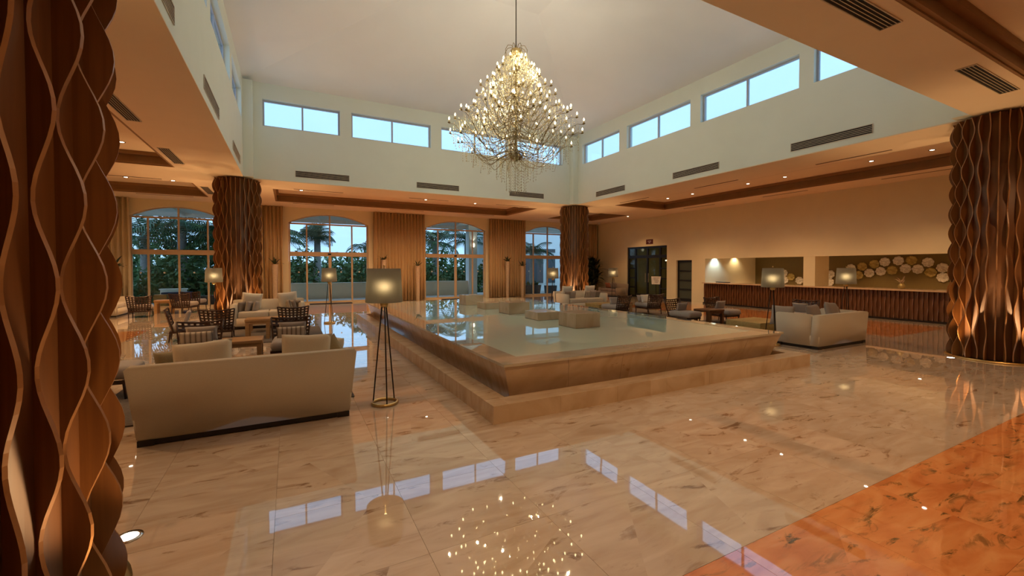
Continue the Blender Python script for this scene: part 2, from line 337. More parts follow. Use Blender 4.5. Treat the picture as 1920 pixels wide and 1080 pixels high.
# ------------------------------------------------------------------ floor
floor = struct('floor', MB().box(RX0-.3, RY0-.3, -.12, 21.2, RY1+.4, -.02), 'grout', 'polished marble floor of the hall')
T = .8; GX, GY = .7, 1.57-1.6
def is_orange(x, y):
    if y < 1.57 and y > -1.2: return True
    if 12.7 < x < 15.9 and 4.77 < y < 14.37: return True
    if -6.5 < x < -3.3 and 4.77 < y < 14.37: return True
    if -.9 < x < 10.3 and 16.77 < y < 19.97: return True
    if 12.7 < x < 15.9 and 16.77 < y < 19.97: return True
    return False
def tile_mesh(name, m):
    e = T/2-.0003; c = .0005
    b = MB(); b.hexa([(-e,-e,-.02),(e,-e,-.02),(e,e,-.02),(-e,e,-.02),(-e+c,-e+c,0),(e-c,-e+c,0),(e-c,e-c,0),(-e+c,e-c,0)])
    me = b.mesh(name); setmat(me, M[m]); return me
tm_c = tile_mesh('tile', 'marble'); tm_o = tile_mesh('tile', 'marble_o')
cells = []
for i in range(-11, 21):
    for j in range(-6, 27):
        x = GX+(i+.5)*T; y = GY+(j+.5)*T
        if x-T/2 < RX0 or x+T/2 > 17.2 or y+T/2 > RY1+.1: continue
        if 1.95 < x-T/2 and x+T/2 < 7.7 and 4.1 < y-T/2 and y+T/2 < 14.2: continue
        q = [px(x+a, y+b_, 0) for a in (-T/2, T/2) for b_ in (-T/2, T/2)]
        area = 0
        if all(q):
            X = [p[0] for p in q]; Y = [p[1] for p in q]
            if max(X) > 200 and min(X) < 1920 and min(Y) < 1080: area = (max(X)-min(X))*(max(Y)-min(Y))
        cells.append((area, x, y))
cells.sort(reverse=True)
rest_c = MB(); rest_o = MB()
for k, (a, x, y) in enumerate(cells):
    o_ = is_orange(x, y); tx, ty = rnd.gauss(0, .00045), rnd.gauss(0, .00045)
    if k < 290 and a > 0:
        obj('tile', tm_o if o_ else tm_c, None, floor, (x, y, 0), (tx, ty, 0))
    else:
        bb = rest_o if o_ else rest_c; e = T/2-.0003
        bb.hexa([(x-e,y-e,-.02),(x+e,y-e,-.02),(x+e,y+e,-.02),(x-e,y+e,-.02)]+[(x+sx_*e, y+sy_*e, (-sx_*ty+sy_*tx)*e) for sx_, sy_ in ((-1,-1),(1,-1),(1,1),(-1,1))])
for bb, mm in ((rest_c,'marble'),(rest_o,'marble_o')):
    r_ = obj('far_tiles', bb, mm, floor); r_['kind'] = 'stuff'
# edge strip between the tile grid and the right wall / reception
b = MB().box(17.2-1.3+.0, RY0, -.02, 20.9, 21.7, -.0015); obj('border_strip', b, 'marble', floor)
# ------------------------------------------------------------------ walls
WIN = [(-5.55,-2.45), (-.03,3.41), (6.22,9.64), (12.13,15.4)]
ZS, ZA = 3.70, 4.13
wb = slab(FY, RX0-.3, 17.7, -.1, 4.9, RY1, RY1+.3, [(a, c, 0, ZA) for a, c in WIN])
for a, c in WIN:
    cx_ = (a+c)/2; hw = (c-a)/2; K = 18; pts = []
    Rr = (hw*hw+(ZA-ZS)**2)/(2*(ZA-ZS)); zc = ZA-Rr
    for k in range(K+1):
        x = a+(c-a)*k/K; pts.append((x, zc+math.sqrt(Rr*Rr-(x-cx_)**2)))
    for k in range(K):
        (x0, z0), (x1, z1) = pts[k], pts[k+1]
        for yy in (RY1, RY1+.3): wb.add([(x0,yy,z0),(x1,yy,z1),(x1,yy,ZA),(x0,yy,ZA)], [(0,1,2,3)])
        wb.add([(x0,RY1,z0),(x1,RY1,z1),(x1,RY1+.3,z1),(x0,RY1+.3,z0)], [(0,1,2,3)])
struct('wall_back', wb, 'wall', 'cream wall with four arched openings onto the terrace')
struct('wall_right', slab(FX, RY0, 15.65, -.1, 4.9, 17.1, 17.38, [(2.5,13.38,-.1,2.07),(14.12,15.05,-.1,2.02)]), 'wall', 'long wall above the reception counter')
struct('wall_right_recess', slab(FX, 15.65, RY1, -.1, 4.9, 17.35, 17.6, [(15.78,18.84,-.1,2.82)]), 'wall', 'wall around the dark glazed double doors')
struct('wall_left', MB().box(RX0-.3, RY0, -.1, RX0, RY1, 4.9), 'wall')
struct('wall_front', MB().box(RX0-.3, RY0-.3, -.1, 17.4, RY0, 4.9), 'wall')
struct('wall_alcove_side', MB().box(17.38, 13.38, 0, 21.1, 13.6, 2.5), 'wall', 'pale side wall of the reception recess')
struct('wall_alcove_back', MB().box(20.85, 2.3, 0, 21.1, 13.38, 2.5), 'olive', 'dark olive back wall of the reception recess')
struct('wall_alcove_end', MB().box(17.38, 2.2, 0, 21.1, 2.5, 2.5), 'wall')
struct('ceiling_alcove', MB().box(17.38, 2.5, 2.28, 20.85, 13.38, 2.4), 'soffit')
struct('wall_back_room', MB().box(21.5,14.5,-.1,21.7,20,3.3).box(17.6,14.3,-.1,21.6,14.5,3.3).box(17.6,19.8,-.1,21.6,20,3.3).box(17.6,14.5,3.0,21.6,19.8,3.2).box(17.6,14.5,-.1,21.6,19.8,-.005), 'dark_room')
# ------------------------------------------------------------------ low ceiling with recessed coffers
COF = [('c', 12.62,15.65,2.6,14.5), ('c', -.49,10.15,16.9,20.0), ('c', 12.62,15.65,16.9,20.0), ('c', -6.2,-2.73,4.5,14.54), ('c', -6.2,-2.73,16.9,20.0), ('c', -.49,10.15,-1.0,2.09)]
soff = struct('ceiling', slab(FZ, RX0, 17.6, RY0, RY1, H, H+.02, [(AX0,AX1,AY0,AY1)]+[c[1:] for c in COF]), 'soffit', 'warm painted low ceiling around the atrium')
CL = ['coffered ceiling recess over the reception side','coffered ceiling recess in front of the arched windows','coffered ceiling recess in the far right corner','coffered ceiling recess along the left side','coffered ceiling recess in the far left corner','coffered ceiling recess above the foreground']
ZC = H+.33
for (q, x0, x1, y0, y1), lb in zip(COF, CL):
    c = sempty('ceiling_coffer', lb)
    t = .03
    for nm, bx in (('side_panel',(x0,y0,x0+t,y1)),('side_panel',(x1-t,y0,x1,y1)),('side_panel',(x0+t,y0,x1-t,y0+t)),('side_panel',(x0+t,y1-t,x1-t,y1))):
        obj(nm, MB().box(bx[0],bx[1],H+.004,bx[2],bx[3],ZC), 'coffer', c)
    s1, s2 = .03, .13
    for bx in ((x0+s1,y0+s1,x0+s2,y1-s1),(x1-s2,y0+s1,x1-s1,y1-s1),(x0+s2,y0+s1,x1-s2,y0+s2),(x0+s2,y1-s2,x1-s2,y1-s1)):
        obj('moulding', MB().box(bx[0],bx[1],ZC-.09,bx[2],bx[3],ZC-.001), 'coffer', c)
    s1, s2 = .03, .075
    for bx in ((x0+s1,y0+s1,x0+s2,y1-s1),(x1-s2,y0+s1,x1-s1,y1-s1),(x0+s2,y0+s1,x1-s2,y0+s2),(x0+s2,y1-s2,x1-s2,y1-s1)):
        obj('lower_moulding', MB().box(bx[0],bx[1],H+.03,bx[2],bx[3],H+.075), 'coffer', c)
    obj('top_panel', MB().box(x0,y0,ZC,x1,y1,ZC+.03), 'soffit', c)
# ------------------------------------------------------------------ atrium upper walls and clerestory
ZT = 7.25; ZW0, ZW1 = 6.03, 6.86; TH = .28
WBK = [(-.70,1.53),(1.89,4.63),(5.02,7.80),(8.13,10.42)]
WRT = [(14.71,12.44),(12.04,9.23),(8.86,6.05),(5.72,3.5)]
WRT = [(b_, a_) for a_, b_ in WRT]
Z0 = H+.02
struct('wall_upper_back', slab(FY, AX0-TH, AX1+TH, Z0, ZT+.3, AY1, AY1+TH, [(a,c,ZW0,ZW1) for a,c in WBK]), 'upper', 'tall cream wall of the atrium above the windows side')
struct('wall_upper_right', slab(FX, AY0, AY1, Z0, ZT+.3, AX1, AX1+TH, [(a,c,ZW0,ZW1) for a,c in WRT]), 'upper', 'tall cream wall of the atrium on the reception side')
struct('wall_upper_left', slab(FX, AY0, AY1, Z0, ZT+.3, AX0-TH, AX0, [(a,c,ZW0,ZW1) for a,c in WRT]), 'upper', 'tall cream wall of the atrium on the left')
struct('wall_upper_front', slab(FY, AX0-TH, AX1+TH, Z0, ZT+.3, AY0-TH, AY0, [(a,c,ZW0,ZW1) for a,c in WBK]), 'upper')
k = 1
for x, y in ((AX0,AY1-.26),(AX1-.26,AY1-.26),(AX1-.26,AY0),(AX0,AY0)):
    struct('trim_%d' % k, MB().box(x+.001, y+.001, Z0, x+.259, y+.259, ZT+.02), 'upper', 'square corner pilaster of the atrium'); k += 1
# vault
ix0, ix1, iy0, iy1 = 3.4, 6.4, 7.6, 10.6; ZP = 8.9
vb = MB()
o4 = [(AX0-TH,AY0-TH,ZT),(AX1+TH,AY0-TH,ZT),(AX1+TH,AY1+TH,ZT),(AX0-TH,AY1+TH,ZT)]; i4 = [(ix0,iy0,ZP),(ix1,iy0,ZP),(ix1,iy1,ZP),(ix0,iy1,ZP)]
for q in (0, .15):
    A = [(x,y,z+q) for x,y,z in o4]; B = [(x,y,z+q) for x,y,z in i4]
    vb.add(A+B, [(0,1,5,4),(1,2,6,5),(2,3,7,6),(3,0,4,7),(4,5,6,7)])
struct('ceiling_atrium', vb, 'vault', 'pale sloping vault of the atrium')
struct('bounce_roof', slab(FZ, -10, 21.5, -7, 24.5 if False else 22.0, 5.0, 5.12, [(AX0-TH-.005,AX1+TH+.005,AY0-TH-.005,AY1+TH+.005)]), 'stucco', 'unseen pale deck around the atrium, added to bounce sky light into the vault')  # unseen deck added to bounce sky light through the high windows onto the vault
wn_ = [0]
def clerestory(axis, a, c, w0, w1, label):
    wn_[0] += 1
    root = sempty('window_%d' % (wn_[0]+4), label)
    F = FX if axis == 'x' else FY
    def pc(nm, u0, u1, v0, v1, p0, p1, m): 
        A = F(u0, v0, p0); B = F(u1, v1, p1)
        obj(nm, MB().box(min(A[0],B[0]),min(A[1],B[1]),min(A[2],B[2]),max(A[0],B[0]),max(A[1],B[1]),max(A[2],B[2])), m, root)
    e = .002; t = .05; mid = (a+c)/2
    pc('frame', a+e, c-e, ZW0+e, ZW0+t, w0, w1, 'frame_blue'); pc('frame', a+e, c-e, ZW1-t, ZW1-e, w0, w1, 'frame_blue')
    pc('frame', a+e, a+t, ZW0+t, ZW1-t, w0, w1, 'frame_blue'); pc('frame', c-t, c-e, ZW0+t, ZW1-t, w0, w1, 'frame_blue')
    pc('mullion', mid-.025, mid+.025, ZW0+t, ZW1-t, w0, w1, 'frame_blue')
    g0 = (w0+w1)/2
    pc('pane', a+t, mid-.025, ZW0+t, ZW1-t, g0-.004, g0+.004, 'glass'); pc('pane', mid+.025, c-t, ZW0+t, ZW1-t, g0-.004, g0+.004, 'glass')
ORD = ['first','second','third','fourth']
for k_, (a, c) in enumerate(WBK): clerestory('y', a, c, AY1+.12, AY1+.18, 'high window, %s from the left on the far atrium wall' % ORD[k_])
for k_, (a, c) in enumerate(WRT): clerestory('x', a, c, AX1+.12, AX1+.18, 'high window, %s from the far corner on the right atrium wall' % ORD[k_])
for k_, (a, c) in enumerate(WRT): clerestory('x', a, c, AX0-.18, AX0-.12, 'high window, %s from the far corner on the left atrium wall' % ORD[k_])
for k_, (a, c) in enumerate(WBK): clerestory('y', a, c, AY0-.18, AY0-.12, 'high window, %s from the left on the near atrium wall' % ORD[k_])
# ------------------------------------------------------------------ arched windows
AN = ['arched window behind the far left seating','arched doorway window second from the left','arched doorway window third from the left','arched window beside the far right column']
for k_, (a, c) in enumerate(WIN):
    root = sempty('window_%d' % (k_+1), AN[k_]); cx_ = (a+c)/2; hw = (c-a)/2; Rr = (hw*hw+(ZA-ZS)**2)/(2*(ZA-ZS)); zc = ZA-Rr
    y0, y1 = RY1+.14, RY1+.22; yg = (y0+y1)/2
    zarc = lambda x: zc+math.sqrt(max(0, Rr*Rr-(x-cx_)**2))
    bx = lambda nm, x0, z0, x1, z1, m='frame', d=0: obj(nm, MB().box(x0, y0-d, z0, x1, y1+d, z1), m, root)
    bx('jamb', a+.002, .001, a+.07, ZS, 'frame'); bx('jamb', c-.07, .001, c-.002, ZS, 'frame')
    bx('transom', a+.07, ZS-.07, c-.07, ZS-.001)
    bx('middle_rail', a+.07, 2.18, c-.07, 2.38, 'frame', .03)
    bx('threshold', a+.07, .001, c-.07, .09)
    # arch head
    ab = MB(); K = 20
    for k in range(K):
        xa = a+(c-a)*k/K; xb = a+(c-a)*(k+1)/K; za, zb = zarc(xa), zarc(xb); t = .045
        ab.hexa([(xa,y0,za-t),(xb,y0,zb-t),(xb,y1,zb-t),(xa,y1,za-t),(xa,y0,za-.002),(xb,y0,zb-.002),(xb,y1,zb-.002),(xa,y1,za-.002)])
    obj('arch_head', ab, 'frame', root)
    ms = [cx_-.98, cx_, cx_+.98]
    bx('mullion', cx_-.03, ZS, cx_+.03, zarc(cx_)-.045)
    for x in ms: bx('mullion', x-.03, 2.38, x+.03, ZS-.07)
    door = k_ in (1, 2)
    for x in ms:
        w_ = .065 if door and x == cx_ else .035
        bx('stile', x-w_, .09, x+w_, 2.18)
    xs = [a+.07]+ms+[c-.07]
    for q in range(4):
        obj('pane', MB().box(xs[q]+.03, yg-.004, .09, xs[q+1]-.03, yg+.004, 2.18), 'glass', root)
        obj('pane', MB().box(xs[q]+.03, yg-.004, 2.38, xs[q+1]-.03, yg+.004, ZS-.07), 'glass', root)
        d = MB().lathe([(0,0),(.035,0),(.035,.002),(0,.002)], 10)
        obj('sticker', d, 'white', root, ((xs[q]+xs[q+1])/2, yg-.006, 1.45), (PI/2,0,0))
    for xa, xb in ((a+.07, cx_-.03), (cx_+.03, c-.07)):
        gb = MB(); K = 8
        for k in range(K):
            p = xa+(xb-xa)*k/K; q = xa+(xb-xa)*(k+1)/K
            gb.hexa([(p,yg-.004,ZS),(q,yg-.004,ZS),(q,yg+.004,ZS),(p,yg+.004,ZS),(p,yg-.004,max(ZS+.001,zarc(p)-.045)),(q,yg-.004,max(ZS+.001,zarc(q)-.045)),(q,yg+.004,max(ZS+.001,zarc(q)-.045)),(p,yg+.004,max(ZS+.001,zarc(p)-.045))])
        obj('arch_pane', gb, 'glass', root)
    if door:
        bx('door_sensor', cx_-.09, 2.24, cx_+.05, 2.32, 'black', .06)
        tag(obj('floor_mat', MB().box(cx_-.9, 21.0, .001, cx_+.9, 21.45, .018), 'rubber'), 'black rubber mat inside the %s arched doorway' % ('second' if k_ == 1 else 'third'), 'door mat')
# ------------------------------------------------------------------ columns clad in wavy fins
def fin_mesh(phase, h, r0=.50, rm=.595, amp=.052, per=.728, th=.0085, step=.052):
    n_ = int(h/step); vs = []; fs = []
    for i in range(n_+1):
        z = h*i/n_; ro = rm+amp*math.sin(TAU*z/per+phase)
        vs += [(r0,-th,z),(ro,-th,z),(ro,th,z),(r0,th,z)]
    for i in range(n_):
        a = 4*i; b_ = a+4
        for j in range(4): fs.append((a+j, a+(j+1) % 4, b_+(j+1) % 4, b_+j))
    fs += [(3,2,1,0), tuple(4*n_+j for j in range(4))]
    me = bpy.data.meshes.new('fin'); me.from_pydata(vs, [], fs); me.update(); me.materials.append(M['fin']); me.materials.append(M['fin_edge'])
    for i in range(n_): me.polygons[4*i+1].material_index = 1
    return me
HC = H-.03
FA, FB = fin_mesh(.83, HC-.03), fin_mesh(.83+PI, HC-.03)
core = MB().lathe([(.535,.03),(.535,HC)], 40).mesh('core', True); setmat(core, M['core'])
ring = MB().lathe([(.60,.0),(.665,.0),(.665,.022),(.60,.03)], 48, cap=False).mesh('base_ring', True); setmat(ring, M['brass'])
NF = 32
def column(x, y, label, a0):
    c = thing('column', label, 'column', (x, y, .001), 0, 'columns clad in wavy wooden fins')
    obj('core', core, None, c); obj('base_ring', ring, None, c)
    for k in range(NF):
        obj('fin', FA if k % 2 == 0 else FB, None, c, (0,0,.03), (0,0,a0+TAU*k/NF))
    return c
column(-1.40, 2.75, 'nearest wavy wooden column, cut by the left edge of the picture', .246)
column(11.42, 2.78, 'wavy wooden column at the right edge of the picture', .02)
column(-1.40, 15.60, 'far left wavy wooden column behind the white sofa', 0)
column(11.32, 15.66, 'far right wavy wooden column behind the white sofa with grey cushions', .03)
def uplight(x, y, label, tilt, pw=1.0):
    u = thing('ground_uplight', label, 'light', (x, y, .0005), 0, 'round uplights set in the floor')
    obj('trim_ring', MB().lathe([(.052,0),(.075,0),(.072,.006),(.052,.006)], 24, cap=False), 'chrome', u, smooth=True)
    obj('lens', MB().lathe([(0,.0),(.052,.0),(.052,.003),(0,.003)], 24), 'up_glow', u)
    light('uplight_lamp', 'SPOT', (0,0,.03), P_UP*pw, (1,.60,.27), .03, (PI+tilt[0], tilt[1], 0), 75, .8, u)
for (cx_, cy_), nm, angs in (((-1.40,2.75),'nearest left column',(50.5,-20,100,190)), ((11.42,2.78),'right edge column',(151,232,60,-40)), ((-1.4,15.6),'far left column',(-128,-48,52,140)), ((11.32,15.66),'far right column',(-140,-70,40,130))):
    for q, a in enumerate(angs):
        r_ = .80 if q else .80
        ax, ay = math.cos(rad(a)), math.sin(rad(a))
        uplight(cx_+r_*ax, cy_+r_*ay, 'round floor uplight by the %s, %s' % (nm, ('atrium side','right side','far side','left side')[q]), (0, 0), .4 if cy_ < 5 and cx_ < 0 else 1.0)
# ------------------------------------------------------------------ fountain
PX0, PX1, PY0, PY1 = 1.88, 7.78, 4.02, 14.28; CW = .25; PZ = .195
ft = thing('fountain', 'large low marble fountain basin on a stone kerb in the middle of the hall', 'fountain', (0,0,0))
def slabrun(x0, y0, x1, y1, along):
    L_ = (x1-x0) if along == 'x' else (y1-y0); n_ = max(1, round(L_/.86))
    for k in range(n_):
        g = .0015; j = rnd.uniform(-.002, .002)
        if along == 'x': o = MB().box(x0+L_*k/n_+g, y0, 0.0, x0+L_*(k+1)/n_-g, y1, PZ+j)
        else: o = MB().box(x0, y0+L_*k/n_+g, 0.0, x1, y0+L_*(k+1)/n_-g, PZ+j)
        obj('kerb_slab', o, 'marble_f', ft)
slabrun(PX0, PY0, PX1, PY0+CW, 'x'); slabrun(PX0, PY1-CW, PX1, PY1, 'x')
slabrun(PX0, PY0+CW, PX0+CW, PY1-CW, 'y'); slabrun(PX1-CW, PY0+CW, PX1, PY1-CW, 'y')
QX0, QX1, QY0, QY1 = 2.14, 7.50, 4.30, 14.00; RZ = .548
# basin walls lean outward; each side is built of panels
ins = .18
def side(p, q, ip, iq, n_):
    for k in range(n_):
        f0 = k/n_+.0004; f1 = (k+1)/n_-.0004
        L3 = lambda a, b_, f: tuple(a[i]+(b_[i]-a[i])*f for i in range(3))
        t0, t1 = L3(p,q,f0), L3(p,q,f1); b0, b1 = L3(ip,iq,f0), L3(ip,iq,f1)
        cxm, cym = (QX0+QX1)/2, (QY0+QY1)/2
        sh = lambda v: (v[0]+(.1 if v[0] < cxm else -.1)*(abs(p[0]-q[0]) < .01), v[1]+(.1 if v[1] < cym else -.1)*(abs(p[1]-q[1]) < .01), v[2])
        obj('basin_panel', MB().hexa([b0,b1,sh(b1),sh(b0),t0,t1,sh(t1),sh(t0)]), 'marble_f', ft)
ZB = .02; zt = RZ-.03
o4 = [(QX0+.02,QY0+.02,zt),(QX1-.02,QY0+.02,zt),(QX1-.02,QY1-.02,zt),(QX0+.02,QY1-.02,zt)]; i4 = [(QX0+ins,QY0+ins,ZB),(QX1-ins,QY0+ins,ZB),(QX1-ins,QY1-ins,ZB),(QX0+ins,QY1-ins,ZB)]
for k in range(4): side(o4[k], o4[(k+1) % 4], i4[k], i4[(k+1) % 4], 6 if k % 2 == 0 else 11)
cw = .34
def coping(x0, y0, x1, y1, along):
    L_ = (x1-x0) if along == 'x' else (y1-y0); n_ = max(1, round(L_/.9))
    for k in range(n_):
        if along == 'x': o = MB().box(x0+L_*k/n_+.001, y0, zt, x0+L_*(k+1)/n_-.001, y1, RZ)
        else: o = MB().box(x0, y0+L_*k/n_+.001, zt, x1, y0+L_*(k+1)/n_-.001, RZ)
        obj('coping_slab', o, 'marble_w', ft)
coping(QX0,QY0,QX1,QY0+cw,'x'); coping(QX0,QY1-cw,QX1,QY1,'x'); coping(QX0,QY0+cw,QX0+cw,QY1-cw,'y'); coping(QX1-cw,QY0+cw,QX1,QY1-cw,'y')
obj('basin_floor', MB().box(QX0+ins,QY0+ins,.01,QX1-ins,QY1-ins,.05), 'marble_f', ft)
obj('water', MB().box(QX0+cw-.02,QY0+cw-.02,.45,QX1-cw+.02,QY1-cw+.02,RZ-.004), 'water', ft)
CUBL = ['tall stone cube in the fountain nearest the camera','low stone block second from the front in the fountain','tall stone cube third from the front in the fountain','low stone block fourth from the front in the fountain','tall stone cube farthest back in the fountain']
for k, (y, hh) in enumerate(((6.28,.27),(7.60,.17),(8.92,.28),(10.30,.165),(11.70,.29))):
    me = rbox(.56,.56,hh,.006,1); o = obj('stone_cube', me, 'marble_f', None, (4.86, y+.28, RZ-.003+hh/2)); me.polygons.foreach_set('use_smooth',[False]*len(me.polygons))
    tag(o, CUBL[k], 'stone block', 'stone cubes in the fountain')
# ------------------------------------------------------------------ air vents
def vent(label, L_, Hh, loc, rot, nsl=5):
    v = thing('air_vent', label, 'vent', loc, rot, 'louvred air vents')
    obj('backing', MB().box(-L_/2, -Hh/2, .0, L_/2, Hh/2, .004), 'vent_dark', v)
    t = .012
    obj('frame', MB().box(-L_/2-t,-Hh/2-t,0,L_/2+t,-Hh/2,.014).box(-L_/2-t,Hh/2,0,L_/2+t,Hh/2+t,.014).box(-L_/2-t,-Hh/2,0,-L_/2,Hh/2,.014).box(L_/2,-Hh/2,0,L_/2+t,Hh/2,.014), 'vent_slat', v)
    for k in range(nsl-1):
        y = -Hh/2+Hh*(k+1)/nsl
        obj('slat', MB().hexa([(-L_/2,y-.005,.004),(L_/2,y-.005,.004),(L_/2,y+.003,.004),(-L_/2,y+.003,.004),(-L_/2,y-.003,.012),(L_/2,y-.003,.012),(L_/2,y+.005,.012),(-L_/2,y+.005,.012)]), 'vent_slat', v)
for k, x in enumerate((1.0, 4.9, 8.66)):
    vent('louvred vent on the far atrium wall, %s' % ('left one','middle one','right one under the chandelier')[k], 1.6, .18, (x, AY1-.001, 4.64), (PI/2, 0, 0))
for k, y in enumerate((12.95, 9.05, 5.38)):
    vent('louvred vent on the right atrium wall, %s' % ('farthest','middle','nearest and largest in view')[k], 1.66, .18, (AX1-.001, y, 4.62), (PI/2, 0, -PI/2))
for k, y in enumerate((13.25, 9.25, 5.6)):
    vent('louvred vent on the left atrium wall, %s' % ('farthest','middle','nearest at the top edge of the picture')[k], 1.62, .2, (AX0+.001, y, 4.65), (PI/2, 0, PI/2))
for k, (y, l) in enumerate(((9.45,'half hidden by the nearest column'),(13.1,'beside the left coffer'),(18.3,'beside the far left column'))):
    vent('dark slatted vent in the low ceiling, %s' % l, 1.6, .2, (-2.52, y, H-.001), (PI, 0, PI/2))
for k, x in enumerate((5.15, 9.0)):
    vent('dark slatted vent in the ceiling overhead at top right, %s one' % ('left','right')[k], 1.7, .19, (x, 2.32, H-.001), (PI, 0, 0))
def slot(label, x, y, L_, along):
    s = MB().box(-L_/2,-.028,-.006,L_/2,.028,0)
    o = obj('slot_diffuser', s, 'slot', None, (x, y, H-.0005), (0,0,0 if along == 'x' else PI/2)); tag(o, label, 'diffuser', 'linear ceiling slot diffusers')
for k, y in enumerate((13.0, 9.3, 5.5)): slot('thin dark ceiling slot between the right atrium wall and the coffer, %s' % ('farthest','middle','nearest')[k], 12.33, y, 1.6, 'y')
for k, y in enumerate((13.0, 9.3, 5.6)): slot('thin dark ceiling slot close to the reception wall, %s' % ('farthest','middle','nearest')[k], 16.15, y, 1.6, 'y')
for k, x in enumerate((.95, 4.95, 8.7)): slot('thin dark ceiling slot in front of the window coffer, %s' % ('left','middle','right')[k], x, 16.6, 1.6, 'x')
for k, x in enumerate((.95, 4.95, 8.7)): slot('thin dark ceiling slot behind the window coffer, %s' % ('left','middle','right')[k], x, 20.22, 1.6, 'x')
for k, (x, y) in enumerate(((-4.3,16.6),(-4.1,20.22))): slot('thin dark ceiling slot by the far left coffer, %s' % ('in front','behind')[k], x, y, 1.7, 'x')
# ------------------------------------------------------------------ downlights
dl_trim = MB().lathe([(.045,0),(.075,0),(.072,-.008),(.05,-.005)], 24, cap=False).mesh('trim_ring', True); setmat(dl_trim, M['iron'])
dl_lens = MB().lathe([(0,-.004),(.046,-.004),(.046,-.001),(0,-.001)], 24).mesh('lens'); setmat(dl_lens, M['down_glow'])
def downlight(x, y, z, label, p=1.0, col=WARM, spot=115):
    d = thing('downlight', label, 'light', (x, y, z), 0, 'recessed ceiling downlights')
    obj('trim_ring', dl_trim, None, d); obj('lens', dl_lens, None, d)
    light('downlight_lamp', 'SPOT', (0,0,-.03), P_DOWN*p, col, .05, (0,0,0), spot, .7, d)
N6 = ['first','second','third','fourth','fifth','sixth']
for k, y in enumerate((13.5,12.2,9.8,8.5,6.1,4.8)): downlight(14.78, y, ZC-.001, 'lit downlight in the reception side coffer, %s from the far end' % N6[k], .75)
for k, y in enumerate((13.6,11.2,8.8,6.4)): downlight(-3.58, y, ZC-.001, 'lit downlight in the left coffer, %s from the far end' % N6[k])
for k, (x, l) in enumerate(((-4.33,'left one before the far left coffer'),(-3.2,'right one before the far left coffer'),(.39,'left one before the window coffer'),(4.85,'middle one before the window coffer'),(6.98,'right one before the window coffer'))):
    downlight(x, 16.74, H-.001, 'lit downlight in the low ceiling, %s' % l)
for k, x in enumerate((.8,3.6,6.3,9.1)): downlight(x, 18.3, ZC-.001, 'added unseen downlight lighting the curtains from the window coffer, %s from the left' % N6[k], .95, WARM, 140)  # spots added out of sight to light the curtains and window wall
for k, x in enumerate((1.0,4.0,7.0,9.6)): downlight(x, 1.2, ZC-.001, 'added unseen downlight in the foreground coffer, %s from the left' % N6[k], .9)  # assumed fittings out of view, added to light the camera side of the hall
for k, (x, y) in enumerate(((14.2,18.3),(15.9,17.2))): downlight(x, y, (ZC if k == 0 else H)-.001, 'lit downlight in the far right corner, %s' % ('inside the coffer','before the dark double doors')[k], .55)
for k, (x, y) in enumerate(((-4.6,18.4),(-3.4,18.4))): downlight(x, y, ZC-.001, 'lit downlight inside the far left coffer, %s' % ('left','right')[k], .8)
for k, y in enumerate((3.4, 5.0, 6.6, 8.2, 10.3, 12.0)): downlight(19.7, y, 2.279, 'small downlight in the reception recess ceiling, %s from the near end' % N6[k], .42)
downlight(19.2, 13.22, 2.279, 'downlight grazing the pale side wall of the reception recess', .17, (1,.75,.42), 130)
downlight(17.75, 13.2, 2.279, 'cool white downlight in the corner of the reception recess', .32, (.62,.85,1), 110)
# ------------------------------------------------------------------ curtains
def curtain(x0, x1, label, m='curtain', y=21.42, ztop=H-.01):
    Wd = x1-x0; nf = max(3, round(Wd/.155)); K = nf*6; vs = []; fs = []
    zs = [.015, 1.2, 2.6, ztop]; amps = [.088, .08, .072, .062]
    seed = rnd.random()*9
    for i in range(K+1):
        u = i/K; ph = u*nf*TAU
        for z, a in zip(zs, amps):
            vs.append((x0+Wd*u+.012*math.sin(ph*.5+seed+z), y+a*math.sin(ph)+.018*math.sin(ph*.37+seed), z))
    n_ = len(vs)
    vs += [(a, b_+.012, c) for a, b_, c in vs]
    for i in range(K):
        for j in range(3):
            a = i*4+j; q = (a, a+4, a+5, a+1); fs.append(q); fs.append(tuple(n_+t for t in q[::-1]))
    for i in range(K): fs.append((i*4, n_+i*4, n_+i*4+4, i*4+4)); fs.append((i*4+3, i*4+7, n_+i*4+7, n_+i*4+3))
    me = bpy.data.meshes.new('curtain'); me.from_pydata(vs, [], fs); me.update(); me.polygons.foreach_set('use_smooth', [True]*len(me.polygons))
    return tag(obj('curtain', me, m), label, 'curtain', 'full height pleated curtains')
curtain(-6.9, -5.45, 'pale curtain at the far left window, beside the nearest column', 'sheer')
curtain(-2.35, -1.0, 'tan pleated curtain hidden mostly behind the far left column')
curtain(-.98, -.25, 'narrow tan pleated curtain right of the far left column')
curtain(3.62, 6.16, 'wide tan pleated curtain between the second and third arched windows')
curtain(9.78, 12.05, 'wide tan pleated curtain between the third and fourth arched windows')
curtain(15.5, 17.2, 'tan pleated curtain right of the far right column')
